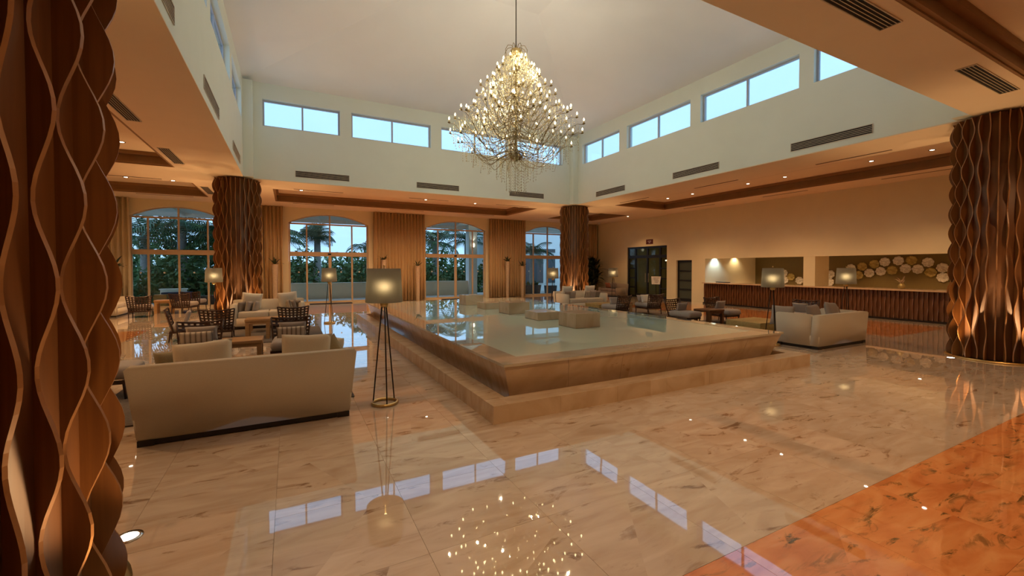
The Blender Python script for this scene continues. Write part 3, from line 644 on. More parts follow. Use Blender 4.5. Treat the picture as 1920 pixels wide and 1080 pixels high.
# ------------------------------------------------------------------ tall planters
def blade(mb, base, az, L_, w_, lift, n_=5, droop=1.0):
    d = Vector((math.cos(az), math.sin(az), 0)); s = Vector((-d.y, d.x, 0)); vs = []; fs = []
    for i in range(n_+1):
        t = i/n_; p = Vector(base)+d*(L_*math.cos(lift)*t)+Vector((0,0,L_*(math.sin(lift)*t-droop*.45*t*t))); ww = w_*math.sin(PI*(.12+.86*t))
        vs += [p-s*ww, p+s*ww]
    for i in range(n_): fs.append((2*i, 2*i+1, 2*i+3, 2*i+2))
    mb.add(vs, fs)
def planter(x, y, zt_, label, leaves=9, big=1.0):
    p = thing('tall_planter', label, 'planter', (x, y, .001), 0, 'tall slim planters along the curtains')
    obj('pot', MB().lathe([(.075,0),(.085,.02),(.098,zt_*.6),(.118,zt_-.02),(.122,zt_),(.105,zt_),(.1,zt_-.05),(0,zt_-.05)], 4 if False else 18), 'stone_pot', p, smooth=True)
    b_ = MB()
    for k in range(leaves): blade(b_, (0,0,zt_-.05), TAU*k/leaves+rnd.random()*.6, rnd.uniform(.4,.66)*big, .04*big, rnd.uniform(.55,1.35), 5, rnd.uniform(.6,1.3))
    obj('leaves', b_, 'leaf_dark', p)
planter(-5.72, 20.55, 1.62, 'tall pale planter with spreading leaves before the far left curtain', 14, 1.4)
planter(-.56, 20.98, 1.80, 'tall pale planter with a spiky plant right of the far left column')
planter(4.02, 20.98, 2.03, 'taller pale planter behind the nearest lamp shade')
planter(5.66, 20.98, 1.75, 'tall pale planter left of the third arched window')
planter(10.68, 20.98, 2.0, 'taller pale planter before the curtain right of the third arched window', 11)
planter(11.62, 20.98, 1.75, 'shorter pale planter left of the fourth arched window')
# ------------------------------------------------------------------ reception
ct = thing('reception_counter', 'long reception counter clad in wavy vertical wood slats', 'counter', (0,0,0))
obj('body', MB().box(17.0, 2.6, 0.002, 17.55, 13.36, .93), 'counter_wood', ct)
obj('worktop', MB().box(16.86, 2.55, .93, 17.75, 13.37, .975), 'counter_top', ct)
obj('plinth', MB().box(16.93, 2.6, .002, 17.0, 13.36, .06), 'iron', ct)
def slat_mesh(ph):
    vs = []; fs = []; n_ = 12
    for i in range(n_+1):
        z = .06+.865*i/n_; xo = -.055-.025*math.sin(TAU*(i/n_)*1.6+ph)
        vs += [(0,-.011,z),(xo,-.011,z),(xo,.011,z),(0,.011,z)]
    for i in range(n_):
        for j in range(4): fs.append((4*i+j, 4*i+(j+1) % 4, 4*i+4+(j+1) % 4, 4*i+4+j))
    fs += [(3,2,1,0), tuple(4*n_+j for j in range(4))]
    me = bpy.data.meshes.new('slat'); me.from_pydata(vs, [], fs); me.update(); setmat(me, M['counter_wood']); return me
s1, s2 = slat_mesh(0), slat_mesh(PI); k = 0; y = 2.66
while y < 13.34:
    obj('slat', s1 if k % 2 else s2, None, ct, (17.0, y, 0)); y += .115; k += 1
struct('trim_5', MB().box(17.11, 8.72, .976, 18.05, 9.12, 2.275), 'wall', 'square pillar standing on the reception counter line')
tag(obj('keyboard', rbox(.18,.62,.03,.01,2), 'black', None, (17.5, 12.75, .991)), 'dark flat keyboard at the left end of the reception counter', 'keyboard')
ov = thing('flower_vase', 'small gold vase with dry tan leaves on the reception counter', 'vase', (17.35, 6.3, .976))
obj('vase', MB().lathe([(.05,0),(.085,.03),(.10,.09),(.07,.15),(.045,.17),(.055,.19),(.04,.19),(.035,.16),(0,.15)], 20), 'gold', ov, smooth=True)
b_ = MB()
for k in range(12): blade(b_, (0,0,.16), TAU*k/12+.3, rnd.uniform(.25,.42), .022, rnd.uniform(.5,1.4), 5, .8)
obj('leaves', b_, M['stone_pot'], ov)
# scalloped wall plates
def plate_mesh(m):
    vs = [(0,0,.045)]; fs = []; n_ = 48; rr = [.035,.075,.115,.15,.17]; zz = [.03,.022,.034,.05,.044]
    for r_, z in zip(rr, zz):
        for j in range(n_):
            a = TAU*j/n_; s_ = 1+(.11*abs(math.cos(4*a))-.05)*(r_/.17)**2; rip = .006*math.cos(8*a)*(r_/.17)
            vs.append((r_*s_*math.cos(a), r_*s_*math.sin(a), z+rip))
    for j in range(n_): fs.append((0, 1+j, 1+(j+1) % n_))
    for i in range(len(rr)-1):
        for j in range(n_): fs.append((1+i*n_+j, 1+(i+1)*n_+j, 1+(i+1)*n_+(j+1) % n_, 1+i*n_+(j+1) % n_))
    o_ = len(vs)
    for j in range(n_):
        a = TAU*j/n_; s_ = 1+(.11*abs(math.cos(4*a))-.05); vs.append((.13*s_*math.cos(a), .13*s_*math.sin(a), 0))
    b0 = 1+(len(rr)-1)*n_
    for j in range(n_): fs.append((b0+j, o_+j, o_+(j+1) % n_, b0+(j+1) % n_))
    fs.append(tuple(o_+j for j in range(n_))[::-1])
    me = bpy.data.meshes.new('plate'); me.from_pydata(vs, [], fs); me.update(); setmat(me, M[m]); me.polygons.foreach_set('use_smooth',[True]*len(me.polygons)); return me
PWm, PGm = plate_mesh('plate_w'), plate_mesh('plate_g')
PL = [(8.09,1.88,'w','fourth from the right in the top row'),(7.67,1.92,'w','third from the right in the top row, with a dark centre'),(7.28,1.93,'g','at the top of the arc, right of two white plates'),(6.81,1.85,'w','high on the right, last of the top row'),(6.41,1.65,'w','near the right column, upper of two'),(6.40,1.30,'w','near the right column, lower of two'),(6.73,1.48,'g','below the right end of the top row'),(7.09,1.60,'w','right of the pair in the middle row'),(7.45,1.62,'w','left of the pair in the middle row'),(7.86,1.55,'g','low in the middle of the arc'),(8.22,1.51,'w','above left of the low gold plate'),(8.43,1.80,'g','on the rising left side of the arc, upper'),(8.84,1.70,'g','on the rising left side of the arc, second'),(8.59,1.44,'w','under the rising left side of the arc'),(8.96,1.35,'g','just right of the far lamp shade'),(9.23,1.63,'w','just above the far lamp shade'),(9.99,1.37,'w','beside the pillar, upper of two'),(10.01,1.03,'w','beside the pillar, lower of two'),(11.95,1.40,'w','left of the pillar, highest of four'),(11.91,1.07,'w','left of the pillar, beside the lamp shade'),(11.63,1.22,'g','left of the pillar, dull one'),(11.25,1.06,'w','left of the pillar, closest to it')]
for y, z, q, l in PL:
    o = obj('wall_plate', PWm if q == 'w' else PGm, None, None, (20.849, y, z), (0, -PI/2, rnd.random()*0)); o.rotation_euler = (Matrix.Rotation(-PI/2,3,'Y') @ Matrix.Rotation(rnd.random(),3,'Z')).to_euler()
    tag(o, ('white' if q == 'w' else 'gold')+' scalloped wall plate '+l, 'wall plate', 'scalloped plates on the reception wall')
# ------------------------------------------------------------------ dark doors on the right
d3 = sempty('door_1', 'dark glazed double doors under a red sign')
X0, X1 = 17.42, 17.50
def dbar(y0, z0, y1, z1, nm='frame', m='black', d=0): return obj(nm, MB().box(X0-d, y0, z0, X1+d, y1, z1), m, d3)
ya, yb, zt2 = 15.785, 18.835, 2.815
dbar(ya,.002,ya+.1,zt2); dbar(yb-.1,.002,yb,zt2); dbar(ya+.1,zt2-.1,yb-.1,zt2); dbar(ya+.1,2.18,yb-.1,2.34,'transom')
cols = [ya+.1, ya+.62, (ya+yb)/2, yb-.62, yb-.1]
for q in (1,2,3):
    w_ = .05; dbar(cols[q]-w_, 2.34, cols[q]+w_, zt2-.1, 'mullion'); dbar(cols[q]-w_, .002, cols[q]+w_, 2.18, 'stile')
for q in range(4):
    y0 = cols[q]+(.05 if q else 0); y1 = cols[q+1]-(.05 if q < 3 else 0)
    obj('pane', MB().box(17.455, y0, 2.34, 17.463, y1, zt2-.1), 'glass_dark', d3)
    if q in (0, 3):
        for z in (.55,1.08,1.62): dbar(y0, z-.03, y1, z+.03, 'glazing_bar')
        for z0, z1 in ((.12,.52),(.58,1.05),(1.11,1.59),(1.65,2.18)): obj('pane', MB().box(17.455, y0, z0, 17.463, y1, z1), 'glass_dark', d3)
        dbar(y0,.002,y1,.12,'bottom_rail')
    else:
        obj('pane', MB().box(17.455, y0, .2, 17.463, y1, 2.18), 'glass_dark', d3); dbar(y0,.002,y1,.2,'bottom_rail')
        obj('handle', MB().tube([(17.40,(y1 if q == 1 else y0)+(-.06 if q == 1 else .06),.85),(17.40,(y1 if q == 1 else y0)+(-.06 if q == 1 else .06),1.35)],.015,8), 'chrome', d3)
d2 = sempty('door_2', 'narrow dark door with four frosted panes')
for (y0,z0,y1,z1,nm) in ((14.125,.002,14.2,2.015,'stile'),(14.95,.002,15.045,2.015,'stile'),(14.2,1.93,14.95,2.015,'top_rail'),(14.2,.002,14.95,.14,'bottom_rail'),(14.2,.55,14.95,.61,'glazing_bar'),(14.2,1.0,14.95,1.06,'glazing_bar'),(14.2,1.46,14.95,1.52,'glazing_bar')):
    obj(nm, MB().box(17.2,y0,z0,17.26,y1,z1), 'black', d2)
for z0, z1 in ((.14,.55),(.61,1.0),(1.06,1.46),(1.52,1.93)): obj('pane', MB().box(17.225,14.2,z0,17.235,14.95,z1), 'glass_frost', d2)
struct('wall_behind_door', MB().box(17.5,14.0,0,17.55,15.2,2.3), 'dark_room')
sg = thing('exit_sign', 'small dark red sign above the dark double doors', 'sign', (17.34, 17.08, 3.06), 0)
obj('board', MB().box(0,-.25,-.13,.009,.25,.13), 'sign_red', sg)
b_ = MB()
for z, n_, ww in ((.03,6,.028),(-.05,4,.022)):
    for k in range(n_): y = (k-(n_-1)/2)*ww*1.5; b_.box(-.003, y-ww*.42, z-.022, 0, y+ww*.42, z+.022)
obj('lettering', b_, 'white', sg)
tag(obj('security_camera', MB().lathe([(0,-.09),(.04,-.08),(.06,-.045),(.065,0)], 16), 'white', None, (16.75,20.6,H-.001), smooth=True), 'small white dome camera on the ceiling in the far right corner', 'camera')
# back room seen through the dark doors: lamp and stand
pl = thing('pendant_lamp', 'bright pendant seen through the dark double doors', 'lamp', (20.2, 18.2, 2.05))
obj('shade', MB().lathe([(.30,0),(.30,.07),(.02,.09),(.02,.10)], 20), 'panel_glow', pl); obj('cord', MB().tube([(0,0,.1),(0,0,.95)],.006,6), 'black', pl)
light('pendant_bulb','POINT',(0,0,-.15),14,WARM,.08,parent=pl)
pl = thing('pendant_lamp', 'small cone pendant glowing at the right of the dark double doors', 'lamp', (19.6, 16.3, 1.7))
obj('shade', MB().lathe([(.13,0),(.03,.26),(.02,.28)], 20), 'panel_glow', pl); obj('cord', MB().tube([(0,0,.28),(0,0,1.3)],.006,6), 'black', pl)
ms = thing('menu_stand', 'white notice board on a stand beside the dark double doors', 'notice stand', (16.6, 15.9, .001), rad(-60))
obj('board', MB().hexa([(-.2,-.02,.80),(.2,-.02,.80),(.2,0,.80),(-.2,0,.80),(-.24,.05,1.2),(.24,.05,1.2),(.24,.07,1.2),(-.24,.07,1.2)]), 'white', ms)
b_ = MB()
for k, z in enumerate((1.12,1.05,.98,.91)):
    yy = -.02+.07*(z-.8)/.4-.004; b_.box(-.12+.02*k, yy, z-.012, .14-.03*(k % 2), yy+.003, z+.012)
obj('lettering', b_, 'ink', ms); obj('pole', MB().tube([(0,.02,.01),(0,.02,.85)],.018,8), 'iron', ms); obj('foot', MB().lathe([(.17,0),(.17,.012),(.02,.02)],20), 'iron', ms)
# ------------------------------------------------------------------ rugs
for (x0,y0,x1,y1,l) in ((-2.0,5.72,.72,8.9,'dark grey rug under the nearest sofa and table'),(-1.75,10.8,.72,13.1,'dark grey rug under the far left chairs'),(9.7,5.95,11.95,8.95,'dark rug under the right hand chairs and low gold table'),(9.2,10.6,12.2,13.5,'dark rug before the white sofa with grey cushions')):
    me = rbox(x1-x0, y1-y0, .018, .006, 2); tag(obj('rug', me, 'rug', None, ((x0+x1)/2,(y0+y1)/2,.0105)), l, 'rug')
RG = .02
# ------------------------------------------------------------------ sofas
def pillow_mesh(w_, h_, t, K=12, pinch=.10):
    vs = []; fs = []
    for s in (1,-1):
        for i in range(K+1):
            for j in range(K+1):
                u = -1+2*i/K; v = -1+2*j/K
                bul = ((1-u**4)*(1-v**4))**.55
                ed = 1-pinch*(1-abs(u*v))*(abs(u)**6+abs(v)**6)*.6
                vs.append((u*w_/2*ed, s*t/2*bul, v*h_/2*ed))
    n_ = (K+1)**2
    for i in range(K):
        for j in range(K):
            a = i*(K+1)+j; q = (a, a+K+1, a+K+2, a+1); fs.append(q); fs.append(tuple(n_+x for x in q[::-1]))
    me = bpy.data.meshes.new('cushion'); me.from_pydata(vs, [], fs); me.update(); me.polygons.foreach_set('use_smooth',[True]*len(me.polygons))
    bm = bmesh.new(); bm.from_mesh(me); bmesh.ops.remove_doubles(bm, verts=bm.verts, dist=.0005); bm.to_mesh(me); bm.free(); return me
PMS = {}
def cushion(label, x, y, z, w_, h_, m, rz=0, lean=.25, roll=0, t=None, lay=False):
    key = (round(w_,2), round(h_,2), m)
    if key not in PMS: PMS[key] = pillow_mesh(w_, h_, t or min(.2, .34*min(w_,h_))); setmat(PMS[key], M[m])
    o = obj('cushion', PMS[key], None, None, (x, y, z))
    o.rotation_euler = (Matrix.Rotation(rz,3,'Z') @ Matrix.Rotation(lean,3,'X') @ Matrix.Rotation(roll,3,'Y')).to_euler()
    return tag(o, label, 'cushion', 'loose cushions on the seats')
def taper_box(x0,y0,z0,x1,y1,z1, fx, fy, r=.02):
    bm = bmesh.new(); bmesh.ops.create_cube(bm, size=1); bmesh.ops.scale(bm, vec=(x1-x0,y1-y0,z1-z0), verts=bm.verts); bmesh.ops.translate(bm, vec=((x0+x1)/2,(y0+y1)/2,(z0+z1)/2), verts=bm.verts)
    bmesh.ops.bevel(bm, geom=list(bm.edges), offset=r, segments=2, affect='EDGES')
    for v in bm.verts: v.co.x *= fx(v.co.z); v.co.y += fy(v.co.z, v.co.y)
    me = bpy.data.meshes.new('part'); bm.to_mesh(me); bm.free(); me.polygons.foreach_set('use_smooth',[True]*len(me.polygons)); return me
def sofa(label, x, y, rot, W=1.82, D=.88, hb=.74, ha=.62, z=0.001, flare=.08, nseat=2, plinth=.055, m='sofa'):
    s = thing('sofa', label, 'sofa', (x, y, z), rot, 'low upholstered sofas')
    fx = lambda zz: 1+flare*(zz-plinth)/(hb-plinth) if zz > plinth else 1
    fy = lambda zz, yy: (.05*(zz-plinth)/hb if yy > D/2-.25 else 0)
    h = W/2
    obj('base', taper_box(-h+.001,-D/2,plinth,h-.001,D/2-.001,.27,fx,fy,.012), m, s)
    obj('backrest', taper_box(-h,D/2-.17,plinth+.004,h,D/2+.004,hb,fx,fy,.018), m, s)
    for q in (-1,1):
        a, b2 = sorted((q*h, q*(h-.15)))
        obj('arm', taper_box(a,-D/2-.002,plinth+.004,b2,D/2-.15,ha,fx,lambda zz,yy: 0,.018), m, s)
    sw = (W-.30)/nseat
    for k in range(nseat):
        me = rbox(sw-.008, D-.24, .17, .04, 3); obj('seat_cushion', me, m, s, (-W/2+.15+sw*(k+.5), -.085, .35))
    for qx in (-1,1):
        for qy in (-1,1):
            obj('foot', MB().box(qx*h-(.13 if qx > 0 else -.005), qy*(D/2)-(.13 if qy > 0 else -.005), 0, qx*h+(-.005 if qx > 0 else .13), qy*D/2+(-.005 if qy > 0 else .13), plinth), 'espresso', s)
    obj('plinth', MB().box(-h+.03,-D/2+.03,.008,h-.03,D/2-.012,plinth), 'espresso', s)
    return s
sofa('cream sofa seen from behind in the left foreground', -.34, 5.44, PI, 1.84, .86)
sofa('long white sofa with many cushions before the far left column', -.52, 13.88, 0, 1.76, .9, .72, .64, RG, .02)
sofa('cream sofa at far left beside the pale curtain', -5.55, 19.55, -PI/2*-1, 1.9, .86, .72, .6, 0.001, .02)
sofa('cream sofa seen from behind at right, beyond the fountain corner', 10.31, 5.12, PI, 1.9, .86, .69, .69, RG*0+.001, .0)
sofa('white sofa with grey cushions before the far right column', 10.42, 13.95, 0, 2.0, .9, .70, .62, .001, .02)
sofa('grey couch against the wall near the dark double doors', 16.7, 19.3, -PI/2, 1.7, .8, .72, .5, .001, .0, m='cush_taupe')
# ------------------------------------------------------------------ lounge chairs with woven backs
def make_chair():
    c = thing('lounge_chair', 'x', 'chair', (0,0,0), 0, 'low lounge chairs with woven dark backs')
    yb0, yb1 = .30, .43; z0, z1 = .22, .72; wb, wt = .27, .325
    Xw = lambda t: wb+(wt-wb)*t
    def P(u, t, off=0):   # u -1..1 across, t 0..1 up
        cur = .05*(u*u); sag = -.035*(1-u*u)*t
        return (u*Xw(t), yb0+(yb1-yb0)*t-cur+off, z0+(z1-z0)*t+sag)
    b_ = MB()
    for q in (-1,1): b_.tube([P(q,0),P(q,.35),P(q,.7),P(q,1)], .017, 6)
    b_.tube([P(u/4,1) for u in range(-4,5)], .017, 6); b_.tube([P(u/4,.02) for u in range(-4,5)], .014, 6)
    obj('back_frame', b_, 'dark_wood', c, smooth=True)
    st = MB(); tw = .019
    for k in range(7):
        u = -1+2*(k+1)/8; vs = []; fs = []
        for i in range(9):
            t = i/8; o_ = .006*(1 if (i+k) % 2 else -1)
            vs += [P(u-tw/Xw(t), t, o_), P(u+tw/Xw(t), t, o_)]
        for i in range(8): fs.append((2*i,2*i+1,2*i+3,2*i+2))
        st.add(vs, fs)
    for k in range(7):
        t = (k+1)/8; vs = []; fs = []
        for i in range(17):
            u = -1+2*i/16; o_ = .006*(-1 if (i//2+k) % 2 else 1)
            vs += [P(u, t-.034, o_), P(u, t+.034, o_)]
        for i in range(16): fs.append((2*i,2*i+1,2*i+3,2*i+2))
        st.add(vs, fs)
    obj('woven_back', st, 'dark_wood', c)
    for qx in (-1,1):
        obj('leg', MB().tube([(qx*.27,.30,.24),(qx*.265,.33,.0)],[.018,.014],6), 'dark_wood', c, smooth=True)
        obj('leg', MB().tube([(qx*.26,-.36,.24),(qx*.265,-.38,.0)],[.018,.014],6), 'dark_wood', c, smooth=True)
    obj('seat_frame', MB().box(-.285,-.385,.19,-.25,.32,.235).box(.25,-.385,.19,.285,.32,.235).box(-.25,-.385,.19,.25,-.35,.235).box(-.25,.28,.19,.25,.315,.235), 'dark_wood', c)
    me = rbox(.56,.74,.17,.075,4); obj('seat_cushion', me, 'seat_grey', c, (0,-.09,.32))
    return c
ch0 = make_chair(); first = [True]
def chair(label, x, y, rz, z=0.001):
    if first[0]:
        first[0] = False; ch0.location = (x,y,z); ch0.rotation_euler = (0,0,rz); ch0['label'] = label; return ch0
    return dup(ch0, (x,y,z), rz, label)
chair('woven back chair with a striped bolster facing the nearest sofa, left of the pair', -1.34, 8.52, .05, RG)
chair('woven back chair with a striped bolster facing the nearest sofa, right of the pair', 0.0, 8.50, -.04, RG)
chair('woven back chair seen from behind, left of the far left pair', -1.44, 11.66, PI+.04, RG)
chair('woven back chair seen from behind, right of the far left pair', .08, 11.62, PI-.03, RG)
chair('woven back chair seen side on at the left end of the far rug', -2.08, 12.1, PI/2+.12)
chair('grey chair cushion just visible between the nearest column and sofa', -2.2, 7.15, PI/2, RG)
chair('woven back chair at far left, nearest the curtain', -4.42, 18.35, PI+.1)
chair('woven back chair at far left, beside the wooden side table', -3.42, 19.35, PI-.25)
chair('woven back chair at far left, closest to the window', -3.35, 20.75, PI-.2)
chair('woven back chair facing the right hand sofa, left of the pair', 9.95, 8.52, .02, RG)
chair('woven back chair facing the right hand sofa, right of the pair', 11.52, 8.42, -.05, RG)
chair('woven back chair behind the right hand sofa, near the counter', 12.6, 6.75, -PI/2+.2, RG)
chair('woven back chair seen from behind beyond the fountain, left of the pair', 9.72, 11.05, PI+.1, RG)
chair('woven back chair seen from behind beyond the fountain, right of the pair', 11.28, 11.12, PI-.1, RG)
# bolsters and cushions ------------------------------------------------
cushion('striped bolster on the left chair facing the nearest sofa', -1.35, 8.45, .515, .46, .21, 'cush_stripe', 0, .2)
cushion('striped bolster on the right chair facing the nearest sofa', .02, 8.43, .515, .46, .21, 'cush_stripe', 0, .2)
cushion('plain taupe cushion behind the striped bolster on the left chair', -1.30, 8.64, .555, .44, .26, 'cush_grey', 0, .25)
cushion('plain taupe cushion behind the striped bolster on the right chair', .04, 8.62, .555, .44, .26, 'cush_grey', 0, .25)
cushion('large beige cushion at the left of the nearest sofa', -.80, 5.38, .66, .52, .46, 'cush_beige', PI, .3, .07)
cushion('large beige cushion at the right of the nearest sofa', .16, 5.38, .665, .52, .46, 'cush_beige', PI, .3, -.05)
cushion('olive cushion at the left arm of the nearest sofa', -1.06, 5.62, .60, .38, .36, 'cush_olive', PI+.5, .35)
cushion('small olive cushion at the right arm of the nearest sofa', .42, 5.66, .61, .34, .34, 'cush_olive', PI-.6, .35, .7)
cushion('cream cushion leaning on the right arm of the nearest sofa', .50, 5.92, .60, .34, .32, 'cush_cream', PI-1.2, .3)
cushion('large pale cushion at the left of the long white sofa', -.95, 14.05, .70, .50, .50, 'cush_cream', 0, .25, .12)
cushion('large pale cushion at the right of the long white sofa', -.05, 14.05, .70, .50, .50, 'cush_cream', 0, .25, -.1)
for k, (x, m_, l) in enumerate(((-1.18,'cush_taupe','first from the left'),(-1.0,'cush_grey','second from the left'),(-.84,'cush_grey','third from the left'),(-.02,'cush_stripe','third from the right'),(.08,'cush_grey','second from the right'),(.20,'cush_taupe','first from the right'))):
    cushion('small cushion on the long white sofa, '+l, x, 13.78, .57, .30, .32, m_, (1.15 if k < 3 else -1.15)+.12*(k % 3-1), .22, .1*(k % 3-1))
cushion('cream cushion on the chair seen side on', -2.08, 12.05, .54, .38, .28, 'cush_grey', PI/2+.1, .3)
cushion('pale cushion on the cream sofa at far left, near end', -5.72, 19.1, .64, .5, .46, 'cush_cream', -PI/2*-1, .25)
cushion('tan cushion on the cream sofa at far left, middle', -5.70, 19.62, .62, .44, .42, 'cush_beige', PI/2, .25)
cushion('pale cushion on the cream sofa at far left, window end', -5.72, 20.1, .64, .46, .44, 'cush_cream', PI/2, .25)
cushion('cushion at the left end of the right hand sofa', 9.62, 5.55, .60, .46, .44, 'cush_grey', PI/2+.2, .3)
cushion('taupe cushion on the right hand sofa, left of two', 9.96, 5.08, .66, .44, .40, 'cush_grey', PI, .28, .05)
cushion('taupe cushion on the right hand sofa, right of two', 10.62, 5.06, .69, .44, .40, 'cush_grey', PI, .28, -.1)
cushion('dark cushion lying at the right arm of the right hand sofa', 11.0, 5.2, .60, .34, .34, 'cush_taupe', PI-.4, .4)
for k, (x, m_, l, w_) in enumerate(((9.86,'cush_cream','large pale one at left',.5),(10.98,'cush_cream','large pale one at right',.5),(9.72,'cush_taupe','first small one from the left',.32),(9.95,'cush_grey','second small one from the left',.32),(10.72,'cush_stripe','small striped one',.32),(10.95,'cush_grey','small grey one at right',.36),(11.18,'cush_taupe','small taupe one by the right arm',.32))):
    cushion('cushion on the white sofa at far right, '+l, x, 14.12 if w_ > .4 else 13.88, .68 if w_ > .4 else .56, w_, w_, m_, .1*(k % 3-1), .25)
cushion('grey cushion on the left chair facing the right hand sofa', 9.95, 8.55, .53, .42, .26, 'cush_grey', 0, .25)
cushion('grey cushion on the right chair facing the right hand sofa', 11.50, 8.46, .53, .42, .26, 'cush_grey', 0, .25)
cushion('pale cushion on the chair near the counter', 12.5, 6.72, .54, .42, .28, 'cush_grey', -PI/2, .25)
cushion('cream cushion on the right chair beyond the fountain', 11.22, 11.22, .55, .42, .30, 'cush_cream', PI, .25)
cushion('small pink grey cushion on the right chair beyond the fountain', 11.1, 11.32, .56, .34, .26, 'cush_grey', PI, .4)
cushion('grey cushion on the left chair beyond the fountain', 9.70, 11.12, .53, .42, .26, 'cush_grey', PI, .25)
cushion('cushion with a rust band on the grey couch by the wall', 16.6, 19.6, .62, .42, .34, 'cush_rust', -PI/2, .3)
cushion('dark cushion on the grey couch by the wall', 16.6, 19.05, .62, .44, .40, 'cush_taupe', -PI/2, .3)
# ------------------------------------------------------------------ tables
def table(label, x, y, sx_, sy_, h, m='oak', leg=.075, th=.06, rz=0, z=.001, shelf=False):
    t = thing('side_table', label, 'table', (x,y,z), rz, 'low wooden tables')
    obj('tabletop', rbox(sx_, sy_, th, .006, 2), m, t, (0,0,h-th/2))
    for qx in (-1,1):
        for qy in (-1,1): obj('leg', MB().box(qx*(sx_/2-.01)-(leg if qx > 0 else 0), qy*(sy_/2-.01)-(leg if qy > 0 else 0), 0, qx*(sx_/2-.01)+(0 if qx > 0 else leg), qy*(sy_/2-.01)+(0 if qy > 0 else leg), h-th), m, t)
    a = th*.9
    obj('apron', MB().box(-sx_/2+.02,-sy_/2+.02,h-th-a,sx_/2-.02,-sy_/2+.04,h-th).box(-sx_/2+.02,sy_/2-.04,h-th-a,sx_/2-.02,sy_/2-.02,h-th), m, t)
    return t
table('chunky wooden table between the two striped bolster chairs', -.78, 8.95, .68, .55, .36, z=RG)
table('taller wooden side table between the far left pair of chairs', -.66, 11.5, .50, .50, .46, z=RG)
table('low wooden coffee table just beyond the nearest sofa', -.30, 7.0, 1.1, .62, .34, z=RG)
table('wooden side table at far left between the chairs', -4.05, 19.6, .52, .48, .48)
table('low wooden table before the long white sofa', -.5, 12.72, .9, .5, .34, z=RG)
table('wooden side table between the pair facing the right hand sofa', 10.72, 8.25, .62, .55, .44, 'counter_wood', z=RG)
table('round edged wooden side table beyond the fountain between the pair of chairs', 10.48, 11.55, .46, .46, .42, z=RG)
def gold_table(label, x, y, sx_, sy_, h):
    t = thing('coffee_table', label, 'table', (x,y,RG), 0, 'low gold coffee tables')
    obj('top', rbox(sx_, sy_, .24, .006, 2), 'gold', t, (0,0,h-.12)); obj('plinth', MB().box(-sx_/2+.06,-sy_/2+.06,0,sx_/2-.06,sy_/2-.06,h-.24), 'espresso', t)
gold_table('square gold coffee table before the right hand sofa', 10.45, 6.65, 1.15, .9, .31)
gold_table('square gold coffee table before the white sofa at far right', 10.35, 12.45, 1.1, .8, .31)
# ------------------------------------------------------------------ floor lamps
def make_lamp():
    l = thing('floor_lamp', 'x', 'lamp', (0,0,0), 0, 'tripod floor lamps with drum shades')
    l_z = 1.24
    obj('base_ring', MB().tube([(.145*math.cos(TAU*k/32), .145*math.sin(TAU*k/32), .018) for k in range(32)], .018, 8, closed=True), 'brass', l, smooth=True)
    for k in range(3):
        a = TAU*k/3+.5
        obj('leg', MB().tube([(.145*math.cos(a),.145*math.sin(a),.02),(.028*math.cos(a),.028*math.sin(a),1.2)], .0085, 6), 'iron', l, smooth=True)
    obj('holder', MB().lathe([(.0,1.165),(.03,1.17),(.048,1.195),(.05,1.215),(.03,1.235),(.016,1.25),(.016,1.34),(0,1.34)], 20), 'brass', l, smooth=True)
    sh = obj('lamp_shade', MB().lathe([(.218,1.235),(.196,1.64)], 40, cap=False), 'shade', l, smooth=True)
    sp = MB()
    for k in range(3):
        a = TAU*k/3; sp.tube([(0,0,1.60),(.195*math.cos(a),.195*math.sin(a),1.63)], .003, 4)
    sp.tube([(0,0,1.30),(0,0,1.66)], .004, 6)
    obj('spider', sp, 'iron', sh); obj('finial', MB().lathe([(0,1.655),(.012,1.66),(.012,1.675),(0,1.685)], 10), 'brass', sh, smooth=True)
    obj('bulb', MB().lathe([(0,1.34),(.03,1.37),(.035,1.41),(.02,1.45),(0,1.46)], 14), 'bulb', l, smooth=True)
    light('lamp_bulb', 'POINT', (0,0,1.42), P_LAMP, (1,.74,.42), .04, parent=l)
    return l
L0 = make_lamp()
LP = [(1.01,5.27,'nearest drum shade floor lamp between the foreground sofa and the fountain'),(1.04,13.72,'drum shade floor lamp in front of the second arched window'),(-1.92,14.72,'drum shade floor lamp against the far left column'),(9.02,13.85,'drum shade floor lamp in front of the fourth arched window'),(13.1,15.1,'drum shade floor lamp near the dark double doors'),(9.12,5.47,'drum shade floor lamp at the left end of the right hand sofa'),(12.66,5.72,'drum shade floor lamp behind the right hand sofa before the wall plates')]
for k, (x, y, l) in enumerate(LP):
    if k == 0: L0.location = (x,y,.001); L0['label'] = l
    else: dup(L0, (x,y,.001), .3*k, l)
# ------------------------------------------------------------------ chandelier
CX, CY = 4.86, 9.1
chd = thing('chandelier', 'huge tiered crystal chandelier with candle bulbs over the fountain', 'chandelier', (CX, CY, 0))
obj('cable', MB().tube([(0,0,6.98),(0,0,ZP-.01)], .012, 6), 'iron', chd)
obj('canopy_cap', MB().lathe([(.12,ZP-.002),(.11,ZP-.05),(.02,ZP-.09),(0,ZP-.09)], 20), 'ormolu', chd, smooth=True)
obj('stem', MB().lathe([(0,4.20),(.05,4.22),(.14,4.27),(.17,4.33),(.10,4.36),(.035,4.42),(.03,5.0),(.07,5.05),(.03,5.1),(.028,5.7),(.06,5.75),(.028,5.8),(.025,6.5),(.05,6.55),(.025,6.6),(.02,6.98),(0,6.99)], 16), 'ormolu', chd, smooth=True)
obj('crown', MB().lathe([(0,6.72),(.10,6.74),(.15,6.80),(.13,6.86),(.05,6.90),(0,6.90)], 16), 'brass', chd, smooth=True)
